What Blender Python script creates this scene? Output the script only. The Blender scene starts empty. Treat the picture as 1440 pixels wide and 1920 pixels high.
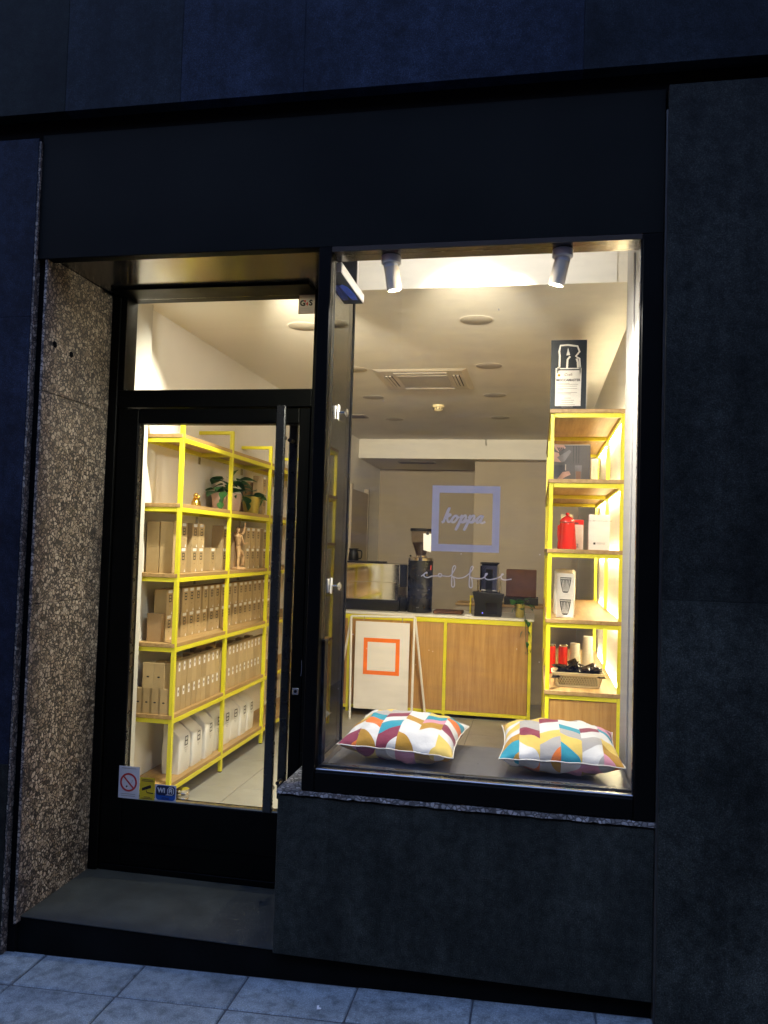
import bpy, bmesh, math, random
from mathutils import Vector, Matrix
random.seed(7)
R = math.radians
S = bpy.context.scene
COL = S.collection

# ------------------------------------------------------------------ camera
def camera():
    ya, pi, ro = R(10.9), R(2.44), R(1.725)
    f = Vector((-math.sin(ya), math.cos(ya), 0)); r = Vector((math.cos(ya), math.sin(ya), 0)); u = Vector((0, 0, 1))
    f2 = math.cos(pi)*f + math.sin(pi)*u; u2 = math.cos(pi)*u - math.sin(pi)*f
    r3 = math.cos(ro)*r + math.sin(ro)*u2; u3 = math.cos(ro)*u2 - math.sin(ro)*r
    cd = bpy.data.cameras.new('camera'); co = bpy.data.objects.new('camera', cd); COL.objects.link(co)
    M = Matrix((r3, u3, -f2)).transposed().to_4x4(); M.translation = (0, -2.775, 1.45)
    co.matrix_world = M
    cd.sensor_fit = 'HORIZONTAL'; cd.sensor_width = 36; cd.lens = 36*1500/1440
    cd.clip_start = .05; cd.clip_end = 400
    S.camera = co
camera()

# ------------------------------------------------------------------ world, sun, exposure (late dusk)
W = bpy.data.worlds.new('World'); S.world = W; W.use_nodes = True
nt = W.node_tree; bg = nt.nodes['Background']
sky = nt.nodes.new('ShaderNodeTexSky'); sky.sky_type = 'NISHITA'; sky.sun_disc = False
sky.sun_elevation = R(-3.0); sky.sun_rotation = R(200); sky.air_density = 1.6; sky.ozone_density = 2.1; sky.dust_density = .3
nt.links.new(sky.outputs[0], bg.inputs[0]); bg.inputs[1].default_value = 41.0
sl = bpy.data.lights.new('sun', 'SUN'); sl.energy = .004; sl.angle = R(20); sl.color = (1, .93, .85)
so = bpy.data.objects.new('sun', sl); COL.objects.link(so); so.rotation_euler = (R(60), 0, R(-20))
S.view_settings.view_transform = 'Standard'; S.view_settings.look = 'None'
S.view_settings.exposure = 0; S.view_settings.gamma = 1; S.view_settings.use_curve_mapping = False
S.render.engine = 'CYCLES'
cy = S.cycles
cy.use_denoising = True; cy.max_bounces = 7; cy.diffuse_bounces = 5; cy.glossy_bounces = 4
cy.use_adaptive_sampling = True; cy.adaptive_threshold = .02
cy.transmission_bounces = 6; cy.transparent_max_bounces = 24; cy.sample_clamp_indirect = 6
cy.caustics_reflective = False; cy.caustics_refractive = False; cy.blur_glossy = .5

# unseen lamps in the ceiling pocket and at the header; some are added fill
def lamp(name, kind, loc, aim, power, color, size=.03, angle=80, blend=.6):
    l = bpy.data.lights.new(name, kind); o = bpy.data.objects.new(name, l); COL.objects.link(o)
    o.location = loc; l.energy = power; l.color = color
    if kind == 'SPOT':
        l.spot_size = R(angle); l.spot_blend = blend; l.shadow_soft_size = size
    if kind == 'POINT': l.shadow_soft_size = size
    o.rotation_euler = (Vector(aim)-Vector(loc)).to_track_quat('-Z', 'Y').to_euler()
    return o
WARM = (1, .88, .66); WARMW = (1, .95, .78); NEUT = (1, .93, .83)
lamp('unseen_pocket_lamp', 'SPOT', (-1.25, .93, 2.97), (-1.95, 2.05, .7), 370, WARMW, .04, 100, .9)
lamp('unseen_pocket_lamp', 'SPOT', (-.35, 1.0, 2.95), (-.5, 2.0, 0), 1050, WARMW, .05, 46, 1.0)  # added spot on the floor, for bounce light on walls and ceiling
lamp('unseen_pocket_lamp', 'SPOT', (-.05, .72, 2.95), (-.9, 4.1, .3), 500, WARM, .04, 31, 1.0)  # added spot to brighten the counter front
lamp('unseen_pocket_lamp', 'SPOT', (-.32, .35, 2.80), (-.32, 1.4, 2.80), 26, NEUT, .06, 175, 1.0)
lamp('header_fill', 'SPOT', (-1.3, .645, 2.60), (-1.3, 8, 1.9), 460, WARM, .03, 48, 1.0)  # added fill aimed deep, brightens rear wall and ceiling
lamp('header_fill', 'SPOT', (-.3, .17, 2.60), (-.7, 8, 2.15), 480, WARM, .03, 40, .9)  # second added fill for the rear of the room

# ------------------------------------------------------------------ materials
def lin(c): return tuple((x/12.92 if x <= .04045 else ((x+.055)/1.055)**2.4) for x in c)
MATS = {}
def N(t, kind, **kw):
    n = t.nodes.new(kind)
    for k, v in kw.items(): setattr(n, k, v)
    return n
def base(name):
    m = bpy.data.materials.new(name); m.use_nodes = True; t = m.node_tree
    return m, t, t.nodes['Principled BSDF']
def coords(t, scale=(1, 1, 1)):
    tc = N(t, 'ShaderNodeTexCoord'); mp = N(t, 'ShaderNodeMapping'); mp.inputs['Scale'].default_value = scale
    t.links.new(tc.outputs['Object'], mp.inputs[0]); return mp.outputs[0]
def ramp(t, stops, fac, interp='LINEAR'):
    r = N(t, 'ShaderNodeValToRGB'); e = r.color_ramp.elements; r.color_ramp.interpolation = interp
    while len(e) < len(stops): e.new(.5)
    for el, (p, c) in zip(e, stops): el.position = p; el.color = (*c, 1)
    t.links.new(fac, r.inputs[0]); return r.outputs[0]
def noise(t, vec, scale, detail=4, rough=.55):
    n = N(t, 'ShaderNodeTexNoise'); n.inputs['Scale'].default_value = scale; n.inputs['Detail'].default_value = detail
    n.inputs['Roughness'].default_value = rough; t.links.new(vec, n.inputs['Vector']); return n.outputs[0]
def bump(t, p, h, strength, dist=.01):
    b = N(t, 'ShaderNodeBump'); b.inputs['Strength'].default_value = strength; b.inputs['Distance'].default_value = dist
    t.links.new(h, b.inputs['Height']); t.links.new(b.outputs[0], p.inputs['Normal'])
def mixc(t, fac, a, b, mode='MIX'):
    m = N(t, 'ShaderNodeMix', data_type='RGBA', blend_type=mode)
    for i, v in ((0, fac), (6, a), (7, b)):
        if hasattr(v, 'is_linked') or hasattr(v, 'links'): t.links.new(v, m.inputs[i])
        else: m.inputs[i].default_value = v if i == 0 else (*v, 1)
    return m.outputs[2]
def plain(name, col, rough=.5, metal=0, var=.08, scale=8, bmp=0, bscale=60, emit=None, stretch=(1, 1, 1), spec=.5):
    """paint / plastic / metal with a slight mottling of colour and gloss"""
    m, t, p = base(name); v = coords(t, stretch)
    n = noise(t, v, scale, 5)
    lo = tuple(c*(1-var) for c in col); hi = tuple(min(1, c*(1+var)) for c in col)
    t.links.new(ramp(t, ((.3, lo), (.7, hi)), n), p.inputs['Base Color'])
    mr = N(t, 'ShaderNodeMapRange'); mr.inputs[3].default_value = max(.02, rough-.06); mr.inputs[4].default_value = min(1, rough+.06)
    t.links.new(noise(t, v, scale*2.7, 3), mr.inputs[0]); t.links.new(mr.outputs[0], p.inputs['Roughness'])
    p.inputs['Metallic'].default_value = metal; p.inputs['Specular IOR Level'].default_value = spec
    if bmp: bump(t, p, noise(t, v, bscale, 4), bmp)
    if emit:
        p.inputs['Emission Color'].default_value = (*emit[0], 1); p.inputs['Emission Strength'].default_value = emit[1]
    MATS[name] = m; return m

def mat_granite(name, stops, scale, edge_dark, rough, bstr, tint=None):
    m, t, p = base(name); v = coords(t)
    d = N(t, 'ShaderNodeMix', data_type='VECTOR'); d.inputs[0].default_value = .03
    nz = N(t, 'ShaderNodeTexNoise'); nz.inputs['Scale'].default_value = 14; nz.inputs['Detail'].default_value = 3
    t.links.new(v, nz.inputs['Vector']); t.links.new(v, d.inputs[4]); t.links.new(nz.outputs[1], d.inputs[5]); vv = d.outputs[1]
    vo = N(t, 'ShaderNodeTexVoronoi'); vo.inputs['Scale'].default_value = scale; t.links.new(vv, vo.inputs['Vector'])
    ve = N(t, 'ShaderNodeTexVoronoi', feature='DISTANCE_TO_EDGE'); ve.inputs['Scale'].default_value = scale; t.links.new(vv, ve.inputs['Vector'])
    sep = N(t, 'ShaderNodeSeparateColor'); t.links.new(vo.outputs['Color'], sep.inputs[0])
    c = ramp(t, stops, sep.outputs[0])
    fine = noise(t, v, scale*5, 5, .7)
    c = mixc(t, .55, c, ramp(t, ((.35, (.35, .33, .3)), (.65, (1, 1, 1))), fine), 'MULTIPLY')
    # dark mica grains gather irregularly between the feldspar crystals
    patch = noise(t, v, scale*.45, 4, .6)
    w = N(t, 'ShaderNodeMath', operation='MULTIPLY'); t.links.new(patch, w.inputs[0]); w.inputs[1].default_value = .43
    lt = N(t, 'ShaderNodeMath', operation='LESS_THAN'); t.links.new(ve.outputs['Distance'], lt.inputs[0])
    w2 = N(t, 'ShaderNodeMath', operation='SUBTRACT'); t.links.new(w.outputs[0], w2.inputs[0]); w2.inputs[1].default_value = .10
    t.links.new(w2.outputs[0], lt.inputs[1])
    sm = N(t, 'ShaderNodeMath', operation='MULTIPLY'); t.links.new(lt.outputs[0], sm.inputs[0]); sm.inputs[1].default_value = .88
    c = mixc(t, sm.outputs[0], c, edge_dark)
    big = noise(t, v, 2.2, 4, .6)
    c = mixc(t, .7, c, ramp(t, ((.3, (.55, .52, .5)), (.7, (1, 1, 1))), big), 'MULTIPLY')
    t.links.new(c, p.inputs['Base Color']); p.inputs['Roughness'].default_value = rough
    bump(t, p, mixc(t, .5, ve.outputs['Distance'], fine), bstr, .006)
    MATS[name] = m; return m

mat_granite('granite', ((0, (.15, .112, .08)), (.3, (.34, .26, .185)), (.65, (.49, .395, .29)), (1, (.68, .57, .43))), 66, (.012, .010, .009), .5, 1.0)
mat_granite('granite_sill', ((0, (.22, .2, .17)), (.5, (.45, .42, .37)), (1, (.7, .66, .6))), 60, (.05, .045, .04), .6, 1.0)
def mat_facade(name, k, tint):  # granite like the jamb, with the dusk dimness put into its colour
    m, t, p = base(name); v = coords(t)
    a = noise(t, v, 240, 3, .7); b = noise(t, v, 2.3, 7, .68); c2 = noise(t, v, 30, 5, .65); st_ = noise(t, coords(t, (5, 5, .5)), 1.6, 6, .7)
    c = ramp(t, ((.3, tuple(.03*k*x for x in tint)), (.55, tuple(.06*k*x for x in tint)), (.76, tuple(.15*k*x for x in tint))), a)
    c = mixc(t, .95, c, ramp(t, ((.3, (.25, .26, .27)), (.52, (.6, .6, .6)), (.72, (1, 1, 1))), b), 'MULTIPLY')
    c = mixc(t, .75, c, ramp(t, ((.34, (.35, .35, .35)), (.66, (1, 1, 1))), c2), 'MULTIPLY')
    c = mixc(t, .6, c, ramp(t, ((.35, (.45, .45, .45)), (.6, (1, 1, 1))), st_), 'MULTIPLY')
    t.links.new(c, p.inputs['Base Color']); p.inputs['Roughness'].default_value = .62
    p.inputs['Specular IOR Level'].default_value = .1
    bump(t, p, c2, .35, .004); MATS[name] = m
GN = (.92, 1.08, .92)
mat_facade('stone_a', 1.25, (.98, 1.08, .86)); mat_facade('stone_b', .8, (.98, 1.08, .86)); mat_facade('stone_blue_lit', .8, (.62, .9, 1.6)); mat_facade('stone_d', .28, (.8, 1.15, 1)); mat_facade('stone_half_lit', .55, (.72, 1, 1.3))  # bluer copies carry reflected blue light in the stone colour
def mat_paver():
    m, t, p = base('paver'); v = coords(t)
    oi = N(t, 'ShaderNodeObjectInfo'); add = N(t, 'ShaderNodeVectorMath', operation='ADD'); t.links.new(v, add.inputs[0])
    sc = N(t, 'ShaderNodeVectorMath', operation='SCALE'); cx = N(t, 'ShaderNodeCombineXYZ')
    for i in range(3): t.links.new(oi.outputs['Random'], cx.inputs[i])
    t.links.new(cx.outputs[0], sc.inputs[0]); sc.inputs['Scale'].default_value = 37; t.links.new(sc.outputs[0], add.inputs[1]); vv = add.outputs[0]
    a = noise(t, vv, 230, 3, .75); b = noise(t, vv, 5, 6, .7); d = noise(t, vv, 24, 5, .6)
    c = ramp(t, ((.3, (.17, .20, .197)), (.55, (.32, .375, .375)), (.75, (.56, .64, .64))), a)
    c = mixc(t, .9, c, ramp(t, ((.3, (.38, .38, .38)), (.5, (.75, .75, .75)), (.68, (1, 1, 1))), b), 'MULTIPLY')
    c = mixc(t, .6, c, ramp(t, ((.32, (.25, .25, .25)), (.55, (1, 1, 1))), d), 'MULTIPLY')
    c = mixc(t, .5, c, ramp(t, ((0, (.7, .7, .7)), (1, (1, 1, 1))), oi.outputs['Random']), 'MULTIPLY')
    t.links.new(c, p.inputs['Base Color']); p.inputs['Roughness'].default_value = .75; bump(t, p, a, .35, .004)
    MATS['paver'] = m
mat_paver()
def mat_wood(name, c0, c1, c2, axis):
    m, t, p = base(name)
    st = [28, 28, 28]; st[axis] = 1.6; v = coords(t, st)
    a = noise(t, v, 1.4, 6, .62); st2 = [160, 160, 160]; st2[axis] = 5; b = noise(t, coords(t, st2), 1.0, 4, .6)
    c = ramp(t, ((.3, c0), (.5, c1), (.72, c2)), a)
    c = mixc(t, .35, c, ramp(t, ((.3, (.55, .5, .45)), (.6, (1, 1, 1))), b), 'MULTIPLY')
    t.links.new(c, p.inputs['Base Color']); p.inputs['Roughness'].default_value = .48
    bump(t, p, b, .12, .002); MATS[name] = m
oak = ((.31, .185, .065), (.40, .25, .095), (.48, .32, .135))
mat_wood('oak_y', *oak, 1); mat_wood('oak_x', *oak, 0); mat_wood('oak_z', (.36, .18, .045), (.45, .245, .07), (.54, .31, .10), 2)
mat_wood('figure_wood', (.5, .29, .12), (.6, .37, .17), (.68, .45, .22), 2)
plain('black_metal', (.0032, .0032, .0026), .45, .0, .2, 6, spec=.07)
plain('black_gloss', (.012, .012, .012), .12, 0, .1, 5)
plain('header_panel', (.0075, .0078, .0062), .6, 0, .35, 1.3, spec=.06)
plain('soffit_panel', (.13, .112, .09), .2, .7, .1, 2)
plain('alu', (.55, .54, .52), .3, 1, .1, 30)
plain('dark_alu', (.09, .088, .08), .4, .8, .2, 12)
plain('handle_black', (.014, .014, .013), .28, .0, .1, 10, spec=.6)
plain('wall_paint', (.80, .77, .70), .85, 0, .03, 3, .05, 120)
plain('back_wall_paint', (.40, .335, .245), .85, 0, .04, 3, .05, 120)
plain('ceiling_paint', (.76, .72, .64), .9, 0, .03, 2, .04, 140)
plain('white_paint', (.8, .78, .74), .6, 0, .02, 3)
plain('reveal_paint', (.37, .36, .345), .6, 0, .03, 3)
plain('pilaster_paint', (.60, .58, .53), .7, 0, .03, 3)
plain('ac_plastic', (.60, .54, .44), .5, 0, .03, 6)
plain('step_stone', (.026, .031, .030), .6, 0, .35, 7, .2, 240)
plain('plinth', (.005, .0055, .005), .8, 0, .3, 5, .1, 100, spec=.04)  # blackened so the colour carries the deep shade of the recess
plain('yellow_metal', (.70, .64, .025), .38, 0, .05, 6)
mc = plain('carton', (.50, .36, .175), .7, 0, .07, 12, .06, 200)
t = mc.node_tree; p = t.nodes['Principled BSDF']; src = p.inputs['Base Color'].links[0].from_socket   # cartons differ a little in board colour
t.links.new(mixc(t, 1.0, src, ramp(t, ((0, (.74, .72, .68)), (1, (1, 1, 1))), N(t, 'ShaderNodeObjectInfo').outputs['Random']), 'MULTIPLY'), p.inputs['Base Color'])
plain('carton_dark', (.33, .21, .10), .7, 0, .08, 12)
plain('paper', (.8, .78, .74), .6, 0, .03, 20)
plain('print_black', (.02, .017, .015), .6)
plain('print_brown', (.14, .065, .03), .6)
plain('print_red', (.5, .03, .03), .55)
plain('print_grey', (.35, .33, .31), .6)
plain('bag', (.72, .70, .65), .55, 0, .04, 9, .25, 14)
plain('ledge', (.15, .15, .155), .3, .1, .15, 5, .02, 200)
plain('terracotta_pink', (.58, .40, .33), .6, 0, .05, 8)
plain('gold', (.75, .5, .12), .18, 1, .05, 20)
plain('brass_pot', (.62, .52, .12), .3, .7, .08, 10)
plain('leaf', (.03, .12, .028), .4, 0, .35, 30)
plain('soil', (.03, .02, .014), .9, 0, .3, 60, .5, 80)
plain('stem', (.05, .1, .03), .6)
plain('tile', (.29, .275, .23), .42, 0, .1, 5, .03, 60)
plain('chrome', (.82, .79, .74), .06, 1, .03, 3, .02, 5)
plain('steel', (.6, .58, .55), .25, 1, .05, 20)
plain('black_plastic', (.010, .010, .010), .45, 0, .1, 20, spec=.2)
plain('beans', (.035, .016, .009), .45, 0, .4, 120, 1, 160)
plain('brown_leather', (.085, .036, .018), .6, 0, .2, 14, .2, 90, spec=.2)
plain('stone_top', (.72, .69, .62), .35, 0, .05, 20)
plain('orange_paint', (.85, .17, .01), .5, 0, .03, 8)
plain('board_white', (.72, .69, .64), .5, 0, .02, 5)
plain('red_enamel', (.72, .028, .015), .14, 0, .05, 8)
plain('cream_plastic', (.75, .63, .36), .45, 0, .05, 20)
plain('foil_black', (.02, .017, .015), .14, .2, .3, 30, .4, 40)
plain('cup_white', (.8, .77, .68), .5, 0, .03, 20)
plain('slate', (.014, .019, .023), .5, 0, .08, 10, spec=.25)
plain('photo_grey', (.05, .042, .036), .5, 0, .25, 6)
plain('photo_steel', (.11, .10, .095), .4, 0, .3, 14)
plain('photo_dark', (.014, .012, .011), .5, 0, .2, 9)
plain('skin_print', (.36, .19, .13), .5, 0, .15, 20)
plain('sign_navy', (.012, .02, .07), .4)
plain('tape_blue', (.02, .09, .6), .35, 0, .25, 20)
plain('vent_grey', (.36, .31, .24), .6)
plain('disc_grey', (.42, .38, .31), .7, 0, .03, 10)
plain('dark_gap', (.006, .006, .006), .9, spec=.03)
plain('asphalt', (.05, .05, .052), .85, 0, .25, 40, .4, 200)
plain('far_stone', (.10, .095, .09), .7, 0, .2, 2)
plain('led', (.9, .8, .5), .5, emit=((1, .86, .56), 180))
plain('lens', (.9, .9, .9), .3, emit=((1, .97, .93), 30))
plain('led_blue', (.1, .1, .8), .4, emit=((.15, .15, 1), 4))

def mat_glass(name, f0, tint, rough=0.0, film=0):
    m = bpy.data.materials.new(name); m.use_nodes = True; t = m.node_tree
    t.nodes.remove(t.nodes['Principled BSDF'])
    lw = N(t, 'ShaderNodeLayerWeight'); pw = N(t, 'ShaderNodeMath', operation='POWER'); pw.inputs[1].default_value = 5
    t.links.new(lw.outputs['Facing'], pw.inputs[0])
    ma = N(t, 'ShaderNodeMath', operation='MULTIPLY_ADD'); ma.inputs[1].default_value = 1-f0; ma.inputs[2].default_value = f0
    t.links.new(pw.outputs[0], ma.inputs[0])
    tr = N(t, 'ShaderNodeBsdfTransparent'); tr.inputs[0].default_value = (*tint, 1)
    gl = N(t, 'ShaderNodeBsdfGlossy'); gl.inputs['Roughness'].default_value = rough
    mx = N(t, 'ShaderNodeMixShader'); t.links.new(ma.outputs[0], mx.inputs[0]); t.links.new(tr.outputs[0], mx.inputs[1]); t.links.new(gl.outputs[0], mx.inputs[2]); out = mx.outputs[0]
    if film:                      # thin film of dust and wiping marks, doubling as faint reflected haze
        v = coords(t); a = noise(t, v, 2.4, 6, .7); b = noise(t, coords(t, (3, 3, 16)), 2.0, 5, .6)
        q = N(t, 'ShaderNodeMath', operation='MULTIPLY'); t.links.new(a, q.inputs[0]); t.links.new(b, q.inputs[1])
        r = N(t, 'ShaderNodeMapRange'); r.inputs[1].default_value = .18; r.inputs[2].default_value = .42; r.inputs[3].default_value = 0; r.inputs[4].default_value = film; t.links.new(q.outputs[0], r.inputs[0])
        d = N(t, 'ShaderNodeBsdfDiffuse'); d.inputs[0].default_value = (.7, .7, .7, 1); m3 = N(t, 'ShaderNodeMixShader')
        t.links.new(r.outputs[0], m3.inputs[0]); t.links.new(out, m3.inputs[1]); t.links.new(d.outputs[0], m3.inputs[2]); out = m3.outputs[0]
    t.links.new(out, t.nodes['Material Output'].inputs[0]); MATS[name] = m
mat_glass('glass', .025, (.985, .99, .985)); mat_glass('shop_glass', .028, (.985, .99, .985), 0, .05); mat_glass('return_glass', .2, (.9, .93, .9)); mat_glass('hopper_glass', .05, (.8, .75, .68))

def mat_sheet(name, col, tr, clear=0):
    """thin printed film on glass: diffuse front, some light shows through"""
    m, t, p = base(name); v = coords(t); n = noise(t, v, 25, 3)
    c = ramp(t, ((.3, tuple(x*.95 for x in col)), (.7, col)), n); t.links.new(c, p.inputs['Base Color']); p.inputs['Roughness'].default_value = .6
    tl = N(t, 'ShaderNodeBsdfTranslucent'); t.links.new(c, tl.inputs[0]); mx = N(t, 'ShaderNodeMixShader'); mx.inputs[0].default_value = tr
    t.links.new(p.outputs[0], mx.inputs[1]); t.links.new(tl.outputs[0], mx.inputs[2])
    tp = N(t, 'ShaderNodeBsdfTransparent'); m2 = N(t, 'ShaderNodeMixShader'); m2.inputs[0].default_value = clear; t.links.new(mx.outputs[0], m2.inputs[1]); t.links.new(tp.outputs[0], m2.inputs[2])
    t.links.new(m2.outputs[0], t.nodes['Material Output'].inputs[0]); MATS[name] = m
mat_sheet('frost', (.9, .87, .89), .5, .12); mat_sheet('sign_white', (.74, .75, .8), .25); mat_sheet('sign_yellow', (.75, .6, .03), .25)
mat_sheet('sign_blue', (.02, .12, .5), .25); mat_sheet('sticker_grey', (.6, .52, .47), .6, .3)
def mat_cushion(name, seed):
    """quilt print: six columns of slanted bands, slant alternating, colours drawn from a small palette"""
    m, t, p = base(name); tc = N(t, 'ShaderNodeTexCoord'); sp = N(t, 'ShaderNodeSeparateXYZ'); t.links.new(tc.outputs['Object'], sp.inputs[0])
    def M(op, a, b=None, c=None):
        n = N(t, 'ShaderNodeMath', operation=op)
        for i, v in enumerate((a, b, c)):
            if v is None: continue
            if isinstance(v, (int, float)): n.inputs[i].default_value = v
            else: t.links.new(v, n.inputs[i])
        return n.outputs[0]
    u = M('MULTIPLY_ADD', sp.outputs[0], 6/.45, 3.0); col = M('FLOOR', u); fr = M('SUBTRACT', u, col)
    par = M('SUBTRACT', M('MULTIPLY', M('PINGPONG', col, 1), 2), 1)
    vv = M('MULTIPLY_ADD', M('MULTIPLY', fr, par), .95, M('MULTIPLY_ADD', sp.outputs[1], 7.2/.45, 3 + seed))
    vv = M('ADD', vv, M('MULTIPLY', M('SINE', M('MULTIPLY', col, 2.4)), .35))
    side = M('GREATER_THAN', sp.outputs[2], -0.002)
    band = M('ADD', M('FLOOR', vv), M('MULTIPLY', side, 7))
    cx = N(t, 'ShaderNodeCombineXYZ'); t.links.new(col, cx.inputs[0]); t.links.new(band, cx.inputs[1]); cx.inputs[2].default_value = seed*3.7
    wn = N(t, 'ShaderNodeTexWhiteNoise'); t.links.new(cx.outputs[0], wn.inputs[0])
    pal = [(0, (.78, .77, .73)), (.24, (.46, .44, .41)), (.38, (.80, .58, .13)), (.50, (.50, .27, .025)), (.62, (.82, .2, .03)), (.71, (.75, .33, .42)), (.80, (.25, .035, .07)), (.88, (.03, .33, .43)), (.94, (.78, .77, .73))]
    c = ramp(t, pal, wn.outputs[0], 'CONSTANT')
    we = N(t, 'ShaderNodeTexNoise'); we.inputs['Scale'].default_value = 600; t.links.new(tc.outputs['Object'], we.inputs['Vector'])
    c = mixc(t, .25, c, ramp(t, ((.3, (.7, .7, .7)), (.7, (1, 1, 1))), we.outputs[0]), 'MULTIPLY')
    t.links.new(c, p.inputs['Base Color']); p.inputs['Roughness'].default_value = .85
    p.inputs['Sheen Weight'].default_value = .15
    cr = N(t, 'ShaderNodeTexNoise'); cr.inputs['Scale'].default_value = 9; cr.inputs['Detail'].default_value = 5; t.links.new(tc.outputs['Object'], cr.inputs['Vector'])
    bump(t, p, cr.outputs[0], .45, .03); MATS[name] = m
mat_cushion('cushion_left', 4); mat_cushion('cushion_right', 11)

# ------------------------------------------------------------------ mesh helpers
class MB:
    def __init__(s): s.v = []; s.f = []
    def add(s, vs, fs):
        o = len(s.v); s.v += [tuple(v) for v in vs]; s.f += [tuple(i+o for i in f) for f in fs]; return s
    def box(s, x0, x1, y0, y1, z0, z1, b=0):
        if b <= 0:
            return s.add([(x, y, z) for x in (x0, x1) for y in (y0, y1) for z in (z0, z1)],
                         [(0, 1, 3, 2), (4, 6, 7, 5), (0, 4, 5, 1), (2, 3, 7, 6), (0, 2, 6, 4), (1, 5, 7, 3)])
        lo = (x0, y0, z0); hi = (x1, y1, z1); b = min(b, *[(h-l)*.45 for l, h in zip(lo, hi)]); vs = []; ix = {}
        for sx in (0, 1):
            for sy in (0, 1):
                for sz in (0, 1):
                    sg = (sx, sy, sz)
                    for a in range(3):
                        c = []
                        for k in range(3):
                            e = hi[k] if sg[k] else lo[k]
                            c.append(e if k == a else (e-b if sg[k] else e+b))
                        ix[sg, a] = len(vs); vs.append(c)
        fs = []
        for a in range(3):
            o = [k for k in range(3) if k != a]
            for sa in (0, 1):
                q = []
                for (p, r) in ((0, 0), (1, 0), (1, 1), (0, 1)):
                    g = [0, 0, 0]; g[a] = sa; g[o[0]] = p; g[o[1]] = r; q.append(ix[tuple(g), a])
                fs.append(q)
        for a in range(3):
            o = [k for k in range(3) if k != a]
            for p in (0, 1):
                for r in (0, 1):
                    g0 = [0, 0, 0]; g0[o[0]] = p; g0[o[1]] = r; g1 = list(g0); g1[a] = 1; g0 = tuple(g0); g1 = tuple(g1)
                    fs.append((ix[g0, o[0]], ix[g1, o[0]], ix[g1, o[1]], ix[g0, o[1]]))
        for sx in (0, 1):
            for sy in (0, 1):
                for sz in (0, 1): fs.append(tuple(ix[(sx, sy, sz), a] for a in range(3)))
        return s.add(vs, fs)
    def tube(s, pts, r, n=10, cap=True):
        pts = [Vector(p) for p in pts]; rs = r if isinstance(r, (list, tuple)) else [r]*len(pts)
        rings = []; up = None; vs = []
        for i, p in enumerate(pts):
            t = (pts[min(i+1, len(pts)-1)]-pts[max(i-1, 0)]).normalized()
            if up is None:
                up = Vector((0, 0, 1)) if abs(t.z) < .9 else Vector((1, 0, 0))
            a = (up - t*up.dot(t)).normalized(); up = a; b = t.cross(a)
            for k in range(n):
                w = 2*math.pi*k/n; vs.append(p+(a*math.cos(w)+b*math.sin(w))*rs[i])
        fs = []
        for i in range(len(pts)-1):
            for k in range(n): fs.append((i*n+k, i*n+(k+1) % n, (i+1)*n+(k+1) % n, (i+1)*n+k))
        if cap: fs.append(tuple(range(n))[::-1]); fs.append(tuple((len(pts)-1)*n+k for k in range(n)))
        return s.add(vs, fs)
    def lathe(s, prof, c=(0, 0, 0), n=24, ax=2):
        vs = []; fs = []
        for r, h in prof:
            for k in range(n):
                w = 2*math.pi*k/n; q = [r*math.cos(w), r*math.sin(w), h]
                if ax == 0: q = [h, q[0], q[1]]
                if ax == 1: q = [q[0], h, q[1]]
                vs.append((c[0]+q[0], c[1]+q[1], c[2]+q[2]))
        m = len(prof)
        for i in range(m-1):
            for k in range(n): fs.append((i*n+k, i*n+(k+1) % n, (i+1)*n+(k+1) % n, (i+1)*n+k))
        fs.append(tuple(range(n))); fs.append(tuple((m-1)*n+k for k in range(n)))
        return s.add(vs, fs)
    def prism(s, poly, t, fn):
        """poly of (a,b), thickness t; fn(a,b,d) -> xyz"""
        n = len(poly); vs = [fn(a, b, 0) for a, b in poly]+[fn(a, b, t) for a, b in poly]
        return s.add(vs, [tuple(range(n)), tuple(range(2*n-1, n-1, -1))]+[(i, (i+1) % n, (i+1) % n+n, i+n) for i in range(n)])
    def frame(s, a0, a1, b0, b1, w, t, fn):
        """flat rectangular ring"""
        for q in (((a0, b0), (a1, b0), (a1, b0+w), (a0, b0+w)), ((a0, b1-w), (a1, b1-w), (a1, b1), (a0, b1)),
                  ((a0, b0+w), (a0+w, b0+w), (a0+w, b1-w), (a0, b1-w)), ((a1-w, b0+w), (a1, b0+w), (a1, b1-w), (a1-w, b1-w))):
            s.prism(q, t, fn)
        return s
    def ribbon(s, pts, w, t, fn, closed=False):
        """stroke of width w along 2d pts"""
        P = [Vector(p) for p in pts]; n = len(P); L = []; Rr = []
        ws = w if isinstance(w, (list, tuple)) else [w]*n
        for i in range(n):
            a = P[(i-1) % n] if closed else P[max(i-1, 0)]; b = P[(i+1) % n] if closed else P[min(i+1, n-1)]
            d = (b-a); d = d.normalized() if d.length > 0 else Vector((1, 0)); nn = Vector((-d.y, d.x))*ws[i]/2
            L.append(P[i]+nn); Rr.append(P[i]-nn)
        vs = [fn(p.x, p.y, t) for p in L]+[fn(p.x, p.y, t) for p in Rr]+[fn(p.x, p.y, 0) for p in L]+[fn(p.x, p.y, 0) for p in Rr]
        fs = []
        for i in range(n if closed else n-1):
            j = (i+1) % n
            fs += [(i, j, n+j, n+i), (2*n+i, 3*n+i, 3*n+j, 2*n+j), (i, 2*n+i, 2*n+j, j), (n+i, n+j, 3*n+j, 3*n+i)]
        return s.add(vs, fs)
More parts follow.
